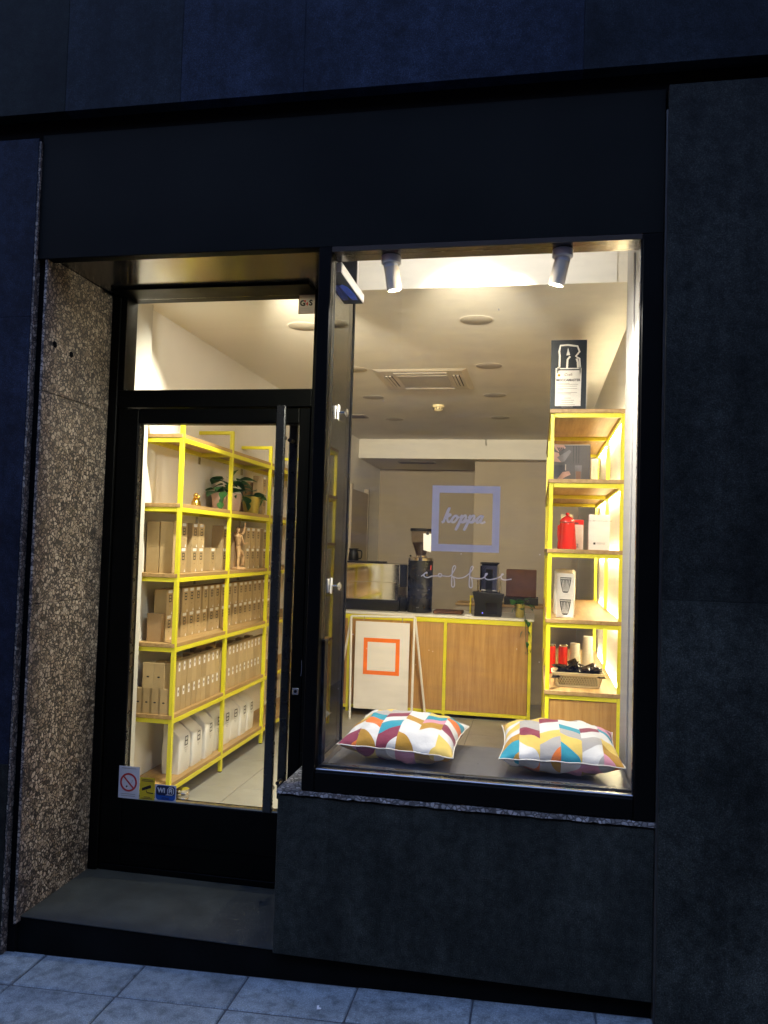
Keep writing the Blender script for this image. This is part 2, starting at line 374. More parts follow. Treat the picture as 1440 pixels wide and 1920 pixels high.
    def ball(s, c, r, n=12, m=8, sc=(1, 1, 1)):
        pr = [(r*math.sin(math.pi*i/m), -r*math.cos(math.pi*i/m)) for i in range(m+1)]
        o = len(s.v); s.lathe([(max(a, .0001), h) for a, h in pr], (0, 0, 0), n)
        for i in range(o, len(s.v)): s.v[i] = (c[0]+s.v[i][0]*sc[0], c[1]+s.v[i][1]*sc[1], c[2]+s.v[i][2]*sc[2])
        return s
    def mesh(s, name, mat, smooth=False, angle=40, recalc=True):
        me = bpy.data.meshes.new(name); me.from_pydata(s.v, [], s.f)
        if recalc:
            b = bmesh.new(); b.from_mesh(me); bmesh.ops.recalc_face_normals(b, faces=b.faces); b.to_mesh(me); b.free()
        me.materials.append(MATS[mat])
        if smooth:
            me.shade_smooth()
            b = bmesh.new(); b.from_mesh(me)
            for e in b.edges:
                if len(e.link_faces) == 2 and e.calc_face_angle(0) > R(angle): e.smooth = False
            b.to_mesh(me); b.free()
        me.update(); return me
def link(name, me, parent=None, loc=(0, 0, 0), rot=(0, 0, 0)):
    o = bpy.data.objects.new(name, me); COL.objects.link(o); o.location = loc; o.rotation_euler = rot
    if parent: o.parent = parent
    return o
def ob(name, mb, mat, parent=None, loc=(0, 0, 0), rot=(0, 0, 0), smooth=False, angle=40):
    return link(name, mb.mesh(name, mat, smooth, angle), parent, loc, rot)
def tag(o, label, cat, group=None):
    o['label'] = label; o['category'] = cat
    if group: o['group'] = group
    return o
def struct(o): o['kind'] = 'structure'; return o
def thing(name, label, cat, loc=(0, 0, 0), rot=(0, 0, 0), group=None):
    o = link(name, None, None, loc, rot); o.empty_display_size = .05; return tag(o, label, cat, group)
def B(x0, x1, y0, y1, z0, z1, b=0): return MB().box(x0, x1, y0, y1, z0, z1, b)
def clone(root, loc=None, rot=None, label=None):
    r = root.copy(); COL.objects.link(r)
    if loc is not None: r.location = loc
    if rot is not None: r.rotation_euler = rot
    if label: r['label'] = label
    for ch in root.children:
        c = ch.copy(); COL.objects.link(c); c.parent = r
        for g in ch.children:
            d = g.copy(); COL.objects.link(d); d.parent = c
    return r
def text_mesh(body, size, mat, bold=0, align='CENTER', shear=0, space=1):
    cu = bpy.data.curves.new('lettering', 'FONT'); cu.body = body; cu.size = size; cu.align_x = align; cu.align_y = 'CENTER'
    cu.offset = bold; cu.shear = shear; cu.space_character = space; cu.resolution_u = 3; cu.extrude = .0004
    o = bpy.data.objects.new('lettering', cu); COL.objects.link(o)
    dg = bpy.context.evaluated_depsgraph_get(); me = bpy.data.meshes.new_from_object(o.evaluated_get(dg))
    bpy.data.objects.remove(o); bpy.data.curves.remove(cu)
    me.materials.clear(); me.materials.append(MATS[mat]); me.name = 'lettering'; return me
def text(body, size, mat, parent, loc, rot=(R(90), 0, 0), **kw): return link('lettering', text_mesh(body, size, mat, **kw), parent, loc, rot)
def smooth_path(pts, n=6, closed=False):
    out = []; m = len(pts); P = [Vector(p) for p in pts]
    for i in range(m if closed else m-1):
        g = (lambda k: P[k % m]) if closed else (lambda k: P[min(max(k, 0), m-1)])
        p0, p1, p2, p3 = g(i-1), g(i), g(i+1), g(i+2)
        for j in range(n):
            u = j/n; out.append(.5*((2*p1)+(p2-p0)*u+(2*p0-5*p1+4*p2-p3)*u*u+(3*p1-p0-3*p2+p3)*u**3))
    if not closed: out.append(P[-1])
    return out
ORD = ['first', 'second', 'third', 'fourth', 'fifth', 'sixth', 'seventh', 'eighth', 'ninth', 'tenth', 'eleventh', 'twelfth', 'thirteenth', 'fourteenth', 'fifteenth', 'sixteenth', 'seventeenth', 'eighteenth', 'nineteenth', 'twentieth', 'twenty-first', 'twenty-second', 'twenty-third', 'twenty-fourth']
XZ = lambda y: (lambda a, b, d: (a, y-d, b))          # drawing plane facing the street, thickness towards the street
YZ = lambda x: (lambda a, b, d: (x+d, a, b))          # drawing plane facing +x
#==SETTING==
# ------------------------------------------------------------------ ground: pavement rising slightly to the right, road beyond
SL = .0306; Z0 = -.073
gz = lambda x: Z0+SL*x
def slab(name, x0, x1, y0, y1, dz, mat, parent=None):
    m = MB().add([(x0, y0, gz(x0)+dz), (x1, y0, gz(x1)+dz), (x1, y1, gz(x1)+dz), (x0, y1, gz(x0)+dz)], [(0, 1, 2, 3)])
    return ob(name, m, mat, parent)
plain('joint_sand', (.075, .078, .08), .9, 0, .4, 30, .3, 120)
pav = struct(slab('pavement', -30, 30, -3.2, .6, -.006, 'joint_sand'))
struct(slab('road', -60, 60, -60, -3.2, -.14, 'asphalt'))
kerb = MB(); kerb.add([(x, y, gz(x)+z) for x in (-30, 30) for y in (-3.36, -3.2) for z in (-.2, 0)], [(0, 1, 3, 2), (4, 6, 7, 5), (0, 4, 5, 1), (2, 3, 7, 6), (0, 2, 6, 4), (1, 5, 7, 3)])
struct(ob('kerb', kerb, 'paver'))
pm = None
for i in range(-4, 8):
    for j in range(-1, 6):
        xa = -1.785+.401*i; y1 = -.183-.4*(j)if j >= 0 else .03
        y0 = y1-.4 if j >= 0 else -.183
        if j == -1: me = B(.003, .398, .006, .210, -.03, 0, .004).mesh('paver', 'paver') if (i == -4) else me1
        else: me = (B(.003, .398, .006, .394, -.03, 0, .004).mesh('paver', 'paver') if pm is None else pm)
        if j == -1: me1 = me
        else: pm = me
        o = link('paver', me, pav, (xa, y0, gz(xa)+random.uniform(-.0015, .0015)), (random.uniform(-.002, .002), -math.atan(SL), 0))
tag(ob('paper_scrap', MB().prism([(0, 0), (.012, .004), (.013, .010), (.004, .012), (.002, .024), (-.005, .02)], .002, lambda a, b, d: (-.685+a, -.135+b, gz(-.685)+.0015+d)), 'paper'), 'tiny white paper scrap lying on the pavement', 'litter')
# opposite side of the street (behind the camera): keeps the low sky off the shop front
ob_ = thing('opposite_building', 'dark stone building across the street behind the viewer', 'building', (0, -11, 0))
ob('wall', B(-26, 26, -6, 0, -1, 11), 'far_stone', ob_)
for k in range(8):
    for h in range(3):
        w_ = ob('window', B(-.55, .55, -.02, .06, 0, 1.6, .01), 'black_gloss', ob_, (-21+6*k, 0, 1.2+3.3*h))

# ------------------------------------------------------------------ shop front
fa = thing('shop_facade', 'dusk-darkened stone shop front with black header around door and window', 'building')
# upper stone band: separate slabs with fine joints
edges = [-4.2, -1.83, -1.352, -.872, .12, 1.1, 2.6]
mats = ['stone_d', 'stone_half_lit', 'stone_blue_lit', 'stone_blue_lit', 'stone_half_lit', 'stone_d']  # blue reflections on the band put in as slab tints, weaker outwards
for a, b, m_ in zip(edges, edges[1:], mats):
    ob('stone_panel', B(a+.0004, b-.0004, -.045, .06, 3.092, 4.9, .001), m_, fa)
ob('shadow_gap', B(-4.2, 2.6, .012, .06, 3.0, 3.0915), 'dark_gap', fa)
# left and right stone panels
for z0, z1, m_ in ((-.3, .5765, 'stone_b'), (.5771, 1.4514, 'stone_blue_lit'), (1.452, 2.3014, 'stone_blue_lit'), (2.302, 3.012, 'stone_blue_lit')):
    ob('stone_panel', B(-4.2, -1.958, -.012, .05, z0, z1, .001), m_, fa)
ob('panel_edge', B(-1.9575, -1.949, -.009, .05, -.16, 3.0), 'granite', fa)
ob('shadow_gap', B(-1.9485, -1.918, .02, .06, -.16, 2.56), 'dark_gap', fa)
for z0, z1, m_ in ((-.4, 1.3015, 'stone_a'), (1.3023, 3.03, 'stone_b')):
    ob('stone_panel', B(.404, 3.2, -.022, .08, z0, z1, .001), m_, fa)
ob('edge_trim', B(.398, .4035, -.012, .05, -.1, 2.95), 'dark_alu', fa)
ob('edge_trim', B(.3968, .3976, -.006, .05, .0, 2.5), 'dark_alu', fa)
# header and wall below the window
ob('header_panel', B(-1.948, .397, 0, .05, 2.532, 3.028, .002), 'header_panel', fa)
ob('stone_panel', B(-.889, .397, .0, .09, .0, .552, .003), 'stone_a', fa)
ob('plinth', B(-1.93, .43, .035, .5, -.2, -.004), 'plinth', fa)
sill = MB(); nx = 60; pts = []
random.seed(3)
for i in range(nx+1):
    x = -.893+1.29*i/nx; pts.append((x, -.004-random.random()*.008, .5585+random.random()*.004, .573+random.random()*.003))
vs = []; fs = []
for x, y, a, b in pts: vs += [(x, y, a), (x, y+.002, b), (x, .09, .576), (x, .09, .5545)]
for i in range(nx): fs += [(4*i+k, 4*i+(k+1) % 4, 4*i+4+(k+1) % 4, 4*i+4+k) for k in range(4)]
fs += [(0, 1, 2, 3), (4*nx, 4*nx+3, 4*nx+2, 4*nx+1)]
ob('sill', sill.add(vs, fs), 'granite_sill', fa)
ob('return_sill', B(-.893, -.8, .0905, .52, .5545, .576, .002), 'granite_sill', fa)
ob('return_wall', B(-.889, -.8, .0905, .52, .0, .554), 'stone_a', fa)
# granite jamb of the entrance, three slabs with open joints, two drilled holes
for z0, z1 in ((-.02, 1.184), (1.186, 2.014), (2.016, 2.545)):
    ob('granite_slab', B(-1.95, -1.905, .0, .6, z0, z1, .003) if False else B(-1.9165, -1.905, .004, .6, z0, z1, .002), 'granite', fa)
for yy, zz in ((.075, 2.213), (.19, 2.20)):
    ob('drill_hole', MB().lathe([(.013, 0), (.013, .003), (.005, .0035)], (-1.906, yy, zz), 9, 0), 'dark_gap', fa)
ob('backing_wall', B(-4.2, -1.917, .06, .6, -.3, 4.8), 'dark_gap', fa)
ob('backing_wall', B(-1.917, .6, .061, .09, 3.029, 4.8), 'dark_gap', fa)
ob('backing_wall', B(.48, 3.2, .081, .6, -.4, 4.8), 'dark_gap', fa)
ob('soffit', B(-1.905, -.803, .051, .53, 2.546, 2.57), 'soffit_panel', fa)
ob('wall_core', B(-1.905, -.803, .051, .60, 2.5705, 3.028), 'dark_gap', fa)
cb = MB().tube(smooth_path([(-1.9, .515, 2.15), (-1.885, .5, 2.125), (-1.85, .512, 2.118), (-1.83, .52, 2.116)]), .0022, 6)
tag(ob('cable', cb, 'alu'), 'thin grey cable looping from the granite jamb to the door frame', 'cable')

st = ob('entrance_step', B(-1.9045, -.8895, .03, .56, -.0035, .0, .0), 'step_stone'); struct(st)

# ------------------------------------------------------------------ door with transom
dr = thing('shop_door', 'black framed glass shop door with tall pull bar', 'door', (0, 0, 0))
D0, D1 = .50, .56
ob('frame_post', B(-1.9045, -1.862, D0-.01, D1+.03, .0005, 2.5455, .003), 'black_metal', dr)
ob('frame_post', B(-.958, -.801, D0-.01, D1+.03, .577, 2.5455, .003), 'black_metal', dr)
ob('frame_post', B(-.958, -.89, D0-.01, D1+.03, .0005, .5765, .003), 'black_metal', dr)
ob('frame_rail', B(-1.8615, -.9585, D0-.008, D1+.03, 2.035, 2.112, .003), 'black_metal', dr)
ob('frame_rail', B(-1.8615, -.9585, D0-.105, D1+.03, 2.532, 2.5455, .002), 'black_metal', dr)
ob('frame_post', B(-1.8615, -1.832, D0-.008, D1+.03, 2.1125, 2.5315, .002), 'black_metal', dr)
ob('transom_pane', B(-1.832, -.9585, .527, .533, 2.1125, 2.5315), 'glass', dr)
leaf = ob('leaf', B(-1.858, -1.757, D0, D1, .03, 2.03, .004), 'black_metal', dr)
ob('stile', B(-1.012, -.9595, D0, D1, .03, 2.03, .004), 'black_metal', dr)
ob('rail', B(-1.7565, -1.0125, D0, D1, .03, .315, .004), 'black_metal', dr)
ob('rail', B(-1.7565, -1.0125, D0, D1, 1.963, 2.03, .004), 'black_metal', dr)
ob('kick_groove', B(-1.80, -1.03, D0-.003, D0-.0005, .135, .138), 'black_metal', dr)
ob('pane', B(-1.7565, -1.0125, .527, .533, .3155, 1.9625), 'glass', dr)
ob('glazing_bead', B(-1.7565, -1.0125, D0+.002, .5265, .3155, .321), 'alu', dr)
ob('glazing_bead', B(-1.7565, -1.752, D0+.002, .5265, .3215, 1.9625), 'handle_black', dr)
def pull(y, x, s):
    h = ob('pull_bar', B(x-.02, x+.02, y-.011, y+.011, .335, 2.03, .004), 'handle_black', dr)
    for z in (.42, 1.9): ob('standoff', MB().tube([(x, y, z), (x, y-s*.062, z)], .009, 10), 'handle_black', h)
pull(.438, -1.072, -1); pull(.622, -1.072, 1)
lk = ob('lock_plate', B(-1.001, -.972, D0-.006, D0-.0008, .813, .842, .002), 'steel', dr)
ob('keyhole', MB().lathe([(.006, 0), (.006, .002)], (-.986, D0-.0085, .828), 10, 1), 'dark_gap', lk)
lk2 = ob('cylinder_cover', MB().ribbon([(-.962, .895), (-.960, .93), (-.9615, .96)], .002, .003, XZ(D0-.011)), 'steel', dr)
ob('threshold', B(-1.86, -.96, D0+.002, D1, .0005, .028, .003), 'black_metal', dr)

# stickers on the glass
def sign(name, label, x0, x1, z0, z1, mat, y=.5265):
    o = thing(name, label, 'sign'); ob('sheet', B(x0, x1, y-.001, y-.0002, z0, z1), mat, o); return o
g_ = sign('no_smoking_sign', 'white no smoking sign at the lower left corner of the door glass', -1.776, -1.678, .318, .456, 'sign_white', .4988)
yy = .4975
cx_, cz_ = -1.729, .387
circ = [(cx_+.036*math.cos(2*math.pi*k/40), cz_+.036*math.sin(2*math.pi*k/40)) for k in range(40)]
ob('red_ring', MB().ribbon(circ, .008, .0004, XZ(yy), True), 'print_red', g_)
ob('red_bar', MB().ribbon([(cx_-.024, cz_+.024), (cx_+.024, cz_-.024)], .0065, .0002, XZ(yy)), 'print_red', g_)
ob('cigarette', MB().ribbon([(cx_-.011, cz_-.021), (cx_-.005, cz_-.015)], .006, .0003, XZ(yy)), 'print_black', g_)
ob('smoke', MB().ribbon(smooth_path([(cx_+.010, cz_-.004), (cx_+.018, cz_+.004), (cx_+.02, cz_+.011), (cx_+.013, cz_+.006)]), .0014, .0003, XZ(yy)), 'print_grey', g_)
for z in (.447, .337, .329): ob('small_print', MB().ribbon([(cx_-.034, z), (cx_+.034, z)], .002, .0002, XZ(yy)), 'print_grey', g_)
g_ = sign('camera_notice', 'yellow surveillance camera notice on the door glass', -1.675, -1.606, .319, .414, 'sign_yellow', .4988)
ob('camera_symbol', MB().prism([(-1.664, .357), (-1.622, .371), (-1.6225, .382), (-1.629, .383), (-1.665, .368)], .0004, XZ(yy)), 'print_black', g_)
ob('bracket_symbol', MB().ribbon([(-1.645, .359), (-1.64, .350), (-1.612, .349)], .004, .0004, XZ(yy)), 'print_black', g_)
for z, w in ((.405, .05), (.399, .056), (.331, .03), (.325, .05)): ob('small_print', MB().ribbon([(-1.640-w/2, z), (-1.640+w/2, z)], .0028, .0002, XZ(yy)), 'print_brown', g_)
g_ = sign('wifi_sign', 'blue and white WiFi sign on the door glass', -1.603, -1.505, .321, .39, 'sign_white', .4988)
def rrect(x0, x1, z0, z1, r, n=5):
    return [(cx+r*math.cos(R(a0+90*k/n)), cz+r*math.sin(R(a0+90*k/n))) for cx, cz, a0 in ((x1-r, z1-r, 0), (x0+r, z1-r, 90), (x0+r, z0+r, 180), (x1-r, z0+r, 270)) for k in range(n+1)]
ob('blue_field', MB().prism(rrect(-1.599, -1.509, .3245, .387, .014), .0003, XZ(yy)), 'sign_blue', g_)
ob('navy_field', MB().prism(rrect(-1.598, -1.510, .345, .386, .014), .0003, XZ(yy-.0004)), 'sign_navy', g_)
text('WI', .027, 'sign_white', g_, (-1.5735, yy-.0012, .3655), bold=.0012)
ob('white_bubble', MB().prism([(-1.556, .347), (-1.546, .352), (-1.546, .372), (-1.538, .382), (-1.524, .382), (-1.515, .374), (-1.515, .356), (-1.523, .347)], .0003, XZ(yy-.0008)), 'sign_white', g_)
ob('navy_inset', MB().prism(rrect(-1.5425, -1.5185, .3515, .3775, .005, 3), .0003, XZ(yy-.0013)), 'sign_navy', g_)
text('Fi', .024, 'sign_white', g_, (-1.531, yy-.002, .3645), bold=.0012)
text('ZONE', .013, 'sign_navy', g_, (-1.554, yy-.0008, .333))
g_ = sign('security_sticker', 'small grey security company sticker at the top of the transom glass', -1.041, -.966, 2.446, 2.531, 'sticker_grey')
ob('border', MB().frame(-1.041, -.966, 2.446, 2.531, .003, .0004, XZ(.5253)), 'print_brown', g_)
text('G', .034, 'print_black', g_, (-1.0225, .5247, 2.492), bold=.0014)
text('4', .022, 'print_red', g_, (-1.003, .5245, 2.489), bold=.0008); text('S', .034, 'print_black', g_, (-.986, .5247, 2.493), bold=.0014)
ob('red_flash', MB().prism([(-1.021, 2.504), (-1.008, 2.507), (-1.009, 2.494)], .0004, XZ(.5247)), 'print_red', g_)
for z in (2.470, 2.462): ob('small_print', MB().ribbon([(-1.030, z), (-.977, z)], .003, .0002, XZ(.5253)), 'print_grey', g_)

# ------------------------------------------------------------------ display window
wn = thing('display_window', 'black framed display window with frosted square emblem on the glass', 'window')
ob('frame_post', B(-.803, -.7565, -.004, .075, .5775, 2.531, .003), 'black_metal', wn)
ob('frame_post', B(.3285, .3965, -.004, .075, .5775, 2.531, .003), 'black_metal', wn)
ob('frame_rail', B(-.756, .328, -.004, .075, .5775, .648, .004), 'black_metal', wn)
ob('frame_head', B(-.756, .328, -.004, .10, 2.512, 2.5315, .002), 'soffit_panel', wn)
ob('glazing_bead', B(-.756, .328, .008, .03, .6485, .655, .002), 'alu', wn)
ob('glazing_bead', B(-.756, .328, .05, .075, .6485, .660, .002), 'handle_black', wn)
ob('glazing_bead', B(.3235, .328, .008, .03, .6555, 2.5115, .001), 'handle_black', wn)
pane = ob('pane', B(-.756, .3232, .033, .041, .6555, 2.5115), 'shop_glass', wn)
tag(ob('black_cover_panel', B(-.7560, -.745, .045, .09, .66, 1.105, .002), 'black_metal'), 'narrow black cover strip low on the left window post', 'panel')
DR = [0]
def script(m, pts, w):
    n = len(pts); L = []; Rr = []
    for i in range(n):
        d = (pts[min(i+1, n-1)]-pts[max(i-1, 0)]); d = d.normalized() if d.length else Vector((1, 0)); k = Vector((-d.y, d.x))*w/2
        DR[0] += 1; y = .0322-DR[0]*.000012; L.append(((pts[i]+k).x, y, (pts[i]+k).y)); Rr.append(((pts[i]-k).x, y, (pts[i]-k).y))
    m.add(L+Rr, [(i, i+1, n+i+1, n+i) for i in range(n-1)])
sq = MB().frame(-.368, -.130, 1.438, 1.670, .0255, .0006, XZ(.0325)); ob('frosted_square', sq, 'frost', pane)
# "koppa" in fat joined script
def stroke(parts, ox, oz, sc, w, shear=.35):
    m = MB()
    for pts in parts:
        script(m, smooth_path([(ox+(x+shear*z)*sc, oz+z*sc) for x, z in pts], 5), w)
    ob('script_lettering', m, 'frost', pane)
k_ = [[(0, .1), (.05, 0), (.12, .4), (.16, 1.05), (.1, .9), (.08, .3), (.12, 0)], [(.12, .35), (.3, .6), (.42, .55), (.25, .38), (.42, .05), (.6, .1)]]
o_ = [[(.6, .1), (.72, .45), (.9, .5), (1.0, .3), (.9, .05), (.72, .05), (.66, .25), (.8, .5), (1.15, .35)]]
def p_(x): return [[(x, .35), (x+.1, .55), (x+.06, 0), (x, -.5), (x+.06, -.4), (x+.14, .3), (x+.3, .55), (x+.42, .4), (x+.36, .1), (x+.2, .05), (x+.42, .05), (x+.6, .25)]]
a_ = [[(2.45, .25), (2.62, .5), (2.78, .5), (2.6, .48), (2.5, .2), (2.6, .02), (2.75, .2), (2.84, .55), (2.8, .12), (2.95, .02), (3.15, .12)]]
stroke(k_+o_+p_(1.2)+p_(1.82)+a_, -.331, 1.540, .0475, .0078)
# "coffee" in thin handwriting
cf = [[(-.2, .0), (.0, .18), (.25, .42), (.3, .32), (.1, .3), (.06, .02), (.35, -.1), (.75, .05), (1.25, .1)],
      [(1.45, .12), (1.3, .05), (1.35, .3), (1.58, .28), (1.55, .05), (1.4, .03), (1.6, .12), (2.3, .12), (2.6, .55), (2.78, 1.0), (2.68, 1.15), (2.52, .8), (2.48, -.6), (2.56, -.92), (2.72, -.8), (2.68, -.1), (2.55, .1), (3.0, -.05), (3.6, .1), (4.1, .6), (4.3, 1.0), (4.22, 1.15), (4.06, .8), (4.0, -.6), (4.1, -.92), (4.26, -.8), (4.22, -.1), (4.08, .1), (4.5, -.02), (5.1, .02), (5.45, .35), (5.52, .5), (5.38, .45), (5.35, .05), (5.7, -.08), (6.4, .1), (6.8, .4), (6.88, .5), (6.75, .48), (6.72, .1), (7.0, -.05), (7.6, .05)]]
m = MB()
DR[0] = 0
for pts in cf: script(m, smooth_path([(-.392+x*.0405, 1.3475+z*.036) for x, z in pts], 6), .0040)
ob('script_lettering', m, 'frost', pane)

random.seed(31); m = MB()
for k in range(26):
    x_, z_, r_ = random.uniform(-.7, .28), random.uniform(.75, 2.4), random.choice((.0011, .0014, .0022)); m.prism([(x_+r_*math.cos(R(60*q)), z_+r_*math.sin(R(60*q))) for q in range(6)], .0004, XZ(.0326))
ds_ = ob('dust_specks', m, 'paper', pane); ds_['kind'] = 'stuff'
# glass return between window and door, with header beam and two clamps
rg = thing('return_glass', 'glass return panel between the display window and the door', 'glass panel')
rpane = ob('pane', B(-.794, -.786, .0765, .488, .62, 2.472), 'return_glass', rg)
ob('end_post', B(-.797, -.783, .4885, .499, .62, 2.5), 'black_metal', rg)
ob('channel', B(-.7855, -.765, .10, .488, .6215, .645, .002), 'alu', rg)
bm_ = ob('header_beam', B(-.80, -.742, .101, .489, 2.474, 2.5115, .003), 'white_paint', rg)
ob('beam_soffit', B(-.796, -.746, .101, .487, 2.4715, 2.4735), 'slate', rg)
ob('blue_tape', MB().prism([(-.79, .25), (-.775, .235), (-.76, .27), (-.752, .36), (-.756, .43), (-.778, .43), (-.785, .36)], .0012, lambda a, b, d: (a, b, 2.4713-d)), 'tape_blue', rg)
for y_, z_ in ((.235, 1.965), (.21, 1.292)):
    c = ob('clamp', MB().tube([(-.7855, y_, z_), (-.742, y_, z_)], .0045, 10), 'chrome', rg, smooth=True)
    for x_, a_, h_ in ((-.783, 8, .026), (-.772, -6, .03)): ob('clamp_plate', MB().box(-.0015, .0015, -.013, .013, -h_, h_, .001), 'cup_white', c, (x_, y_, z_), (R(a_), 0, 0))
    ob('clamp_knob', MB().lathe([(.005, -.006), (.009, -.004), (.019, .002), (.016, .005), (.006, .010)], (-.742, y_, z_), 6, 0), 'chrome', c)

# ------------------------------------------------------------------ interior shell
ZC = 2.744
fl = struct(ob('floor', B(-2.3, .6, .5605, 8.4, -.05, -.004), 'dark_gap'))
tm = B(.0012, .5988, .0012, .5988, -.03, 0, .0015).mesh('floor_tile', 'tile')
for i in range(5):
    for j in range(13):
        link('floor_tile', tm, fl, (-2.3+.6*i, .57+.6*j, 0))
struct(ob('wall_left', B(-2.30, -2.155, .6, 8.4, 0, 3.2), 'wall_paint'))
struct(ob('wall_left_pilaster', B(-2.155, -2.118, .6, 1.285, 0, 3.2, .002), 'pilaster_paint'))
struct(ob('wall_right', B(.475, .6, .6, 8.4, 0, 3.2), 'wall_paint'))
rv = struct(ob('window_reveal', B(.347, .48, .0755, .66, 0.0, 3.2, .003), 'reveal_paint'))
ob('corner_bead', B(.340, .3465, .36, .375, .63, 2.6, .001), 'reveal_paint', rv)
struct(ob('ceiling', B(-2.155, .475, 1.14, 6.69, ZC, 3.2, .0), 'ceiling_paint'))
struct(ob('pocket_ceiling', B(-2.155, .475, .09, 1.139, 3.08, 3.2), 'white_paint'))
bk = struct(ob('bulkhead_front', B(-2.154, .3465, 1.132, 1.1395, ZC-.001, 3.08), 'white_paint'))
struct(ob('wall_front', B(-2.155, -1.9055, .6005, .62, 0, 3.08), 'wall_paint'))
struct(ob('wall_front_upper', B(-1.905, -.80, .6005, .62, 2.56, 3.08), 'white_paint'))
struct(ob('wall_front_header', B(-.80, .347, .101, .12, 2.5325, 3.08), 'white_paint'))
struct(ob('bulkhead_rear', B(-2.155, .475, 6.691, 8.4, 2.512, 3.2), 'ceiling_paint'))
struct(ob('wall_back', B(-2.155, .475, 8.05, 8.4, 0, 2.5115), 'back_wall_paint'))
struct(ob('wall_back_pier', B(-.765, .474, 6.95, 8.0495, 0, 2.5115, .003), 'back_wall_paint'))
dd = thing('rear_door', 'plain flush door in the back wall behind the espresso machine', 'door')
ob('leaf', B(-2.12, -2.10, 6.2, 7.05, .005, 2.1, .003), 'back_wall_paint', dd); 
ob('frame', MB().box(-2.1545, -2.095, 6.14, 6.199, 0.001, 2.16, .003), 'back_wall_paint', dd); ob('handle', MB().tube([(-2.10, 6.28, 1.02), (-2.05, 6.28, 1.02), (-2.05, 6.40, 1.02)], .009, 8), 'steel', dd)
ob('frame', MB().box(-2.1545, -2.095, 7.051, 7.11, 0.001, 2.16, .003), 'back_wall_paint', dd)

# ------------------------------------------------------------------ ceiling things
for i, (x, y, lb) in enumerate(((-.366, 1.714, 'nearest the window'), (-.361, 2.859, 'right of the air conditioner'), (-.376, 3.945, 'right of the smoke detector'), (-.383, 5.10, 'farthest back on the right'),
                               (-1.395, 1.762, 'seen through the transom'), (-1.35, 2.924, 'left of the air conditioner'), (-1.432, 4.01, 'left of the smoke detector'), (-1.453, 5.193, 'farthest back on the left'))):
    o = thing('ceiling_speaker', 'round flush ceiling disc '+lb, 'speaker', (x, y, ZC), group='round discs in the ceiling')
    ob('grille', MB().lathe([(.09, -.0018), (.092, -.001), (.092, .0)], (0, 0, -.0005), 28), 'disc_grey', o, smooth=True)
    ob('rim', MB().lathe([(.0925, -.0012), (.1, -.001), (.101, -.0005)], (0, 0, 0), 28), 'ceiling_paint', o, smooth=True)
ac = thing('air_conditioner', 'square ceiling cassette air conditioner with louvred slots', 'air conditioner', (-.875, 3.29, ZC))
ob('panel', MB().add([(-.35, -.38, -.002), (.35, -.38, -.002), (.35, .38, -.002), (-.35, .38, -.002), (-.31, -.34, -.012), (.31, -.34, -.012), (.31, .34, -.012), (-.31, .34, -.012)], [(0, 1, 2, 3), (4, 5, 6, 7), (0, 1, 5, 4), (1, 2, 6, 5), (2, 3, 7, 6), (3, 0, 4, 7)]), 'ac_plastic', ac)
ob('grille', B(-.19, .19, -.2, .2, -.017, -.0125, .003), 'disc_grey', ac)
for sx, sy, rot in ((0, -.28, 0), (0, .28, 0), (-.255, 0, 1), (.255, 0, 1)):
    s_ = ob('slot', B(-.2, .2, -.028, .028, -.0135, -.0125), 'dark_gap', ac, (sx, sy, 0), (0, 0, R(90)*rot))
    for q in (-.012, .014): ob('louvre', B(-.198, .198, -.009, .009, -.017, -.0145), 'ac_plastic', s_, (0, q, 0))
sd = thing('smoke_detector', 'small yellowed smoke detector on the ceiling', 'smoke detector', (-.91, 4.41, ZC))
ob('base', MB().lathe([(.055, 0), (.055, -.018), (.045, -.022)], (0, 0, -.001), 20), 'cream_plastic', sd, smooth=True)
hd_ = ob('head', MB().lathe([(.04, -.024), (.042, -.04), (.03, -.052), (.01, -.055)], (0, 0, 0), 20), 'cream_plastic', sd, smooth=True)
for k in range(10): ob('slit', B(.0415, .0430, -.004, .004, -.042, -.026), 'dark_gap', hd_, rot=(0, 0, R(36*k)))
def vent(label, x0, x1, y0, y1, z):
    v_ = thing('ceiling_vent', label, 'vent'); ob('frame', B(x0, x1, y0, y1, z-.008, z-.0005, .002), 'vent_grey', v_)
    for k in range(3):
        a = x0+.02; b = x1-.02; yk = y0+(y1-y0)*(k+.5)/3; ob('slat', B(a, b, yk-.012, yk+.012, z-.0095, z-.0085), 'dark_gap', v_)
vent('slotted vent in the ceiling left of the smoke detector', -2.0, -1.70, 4.9, 5.1, ZC); vent('long dark slotted vent under the rear bulkhead', -1.74, -1.27, 7.05, 7.2, 2.512)
tag(ob('pendant_hook', MB().tube([(-.62, 6.68, 2.745), (-.62, 6.66, 2.70), (-.615, 6.65, 2.67)], .006, 6), 'steel'), 'tiny metal hook at the edge of the ceiling', 'hook')
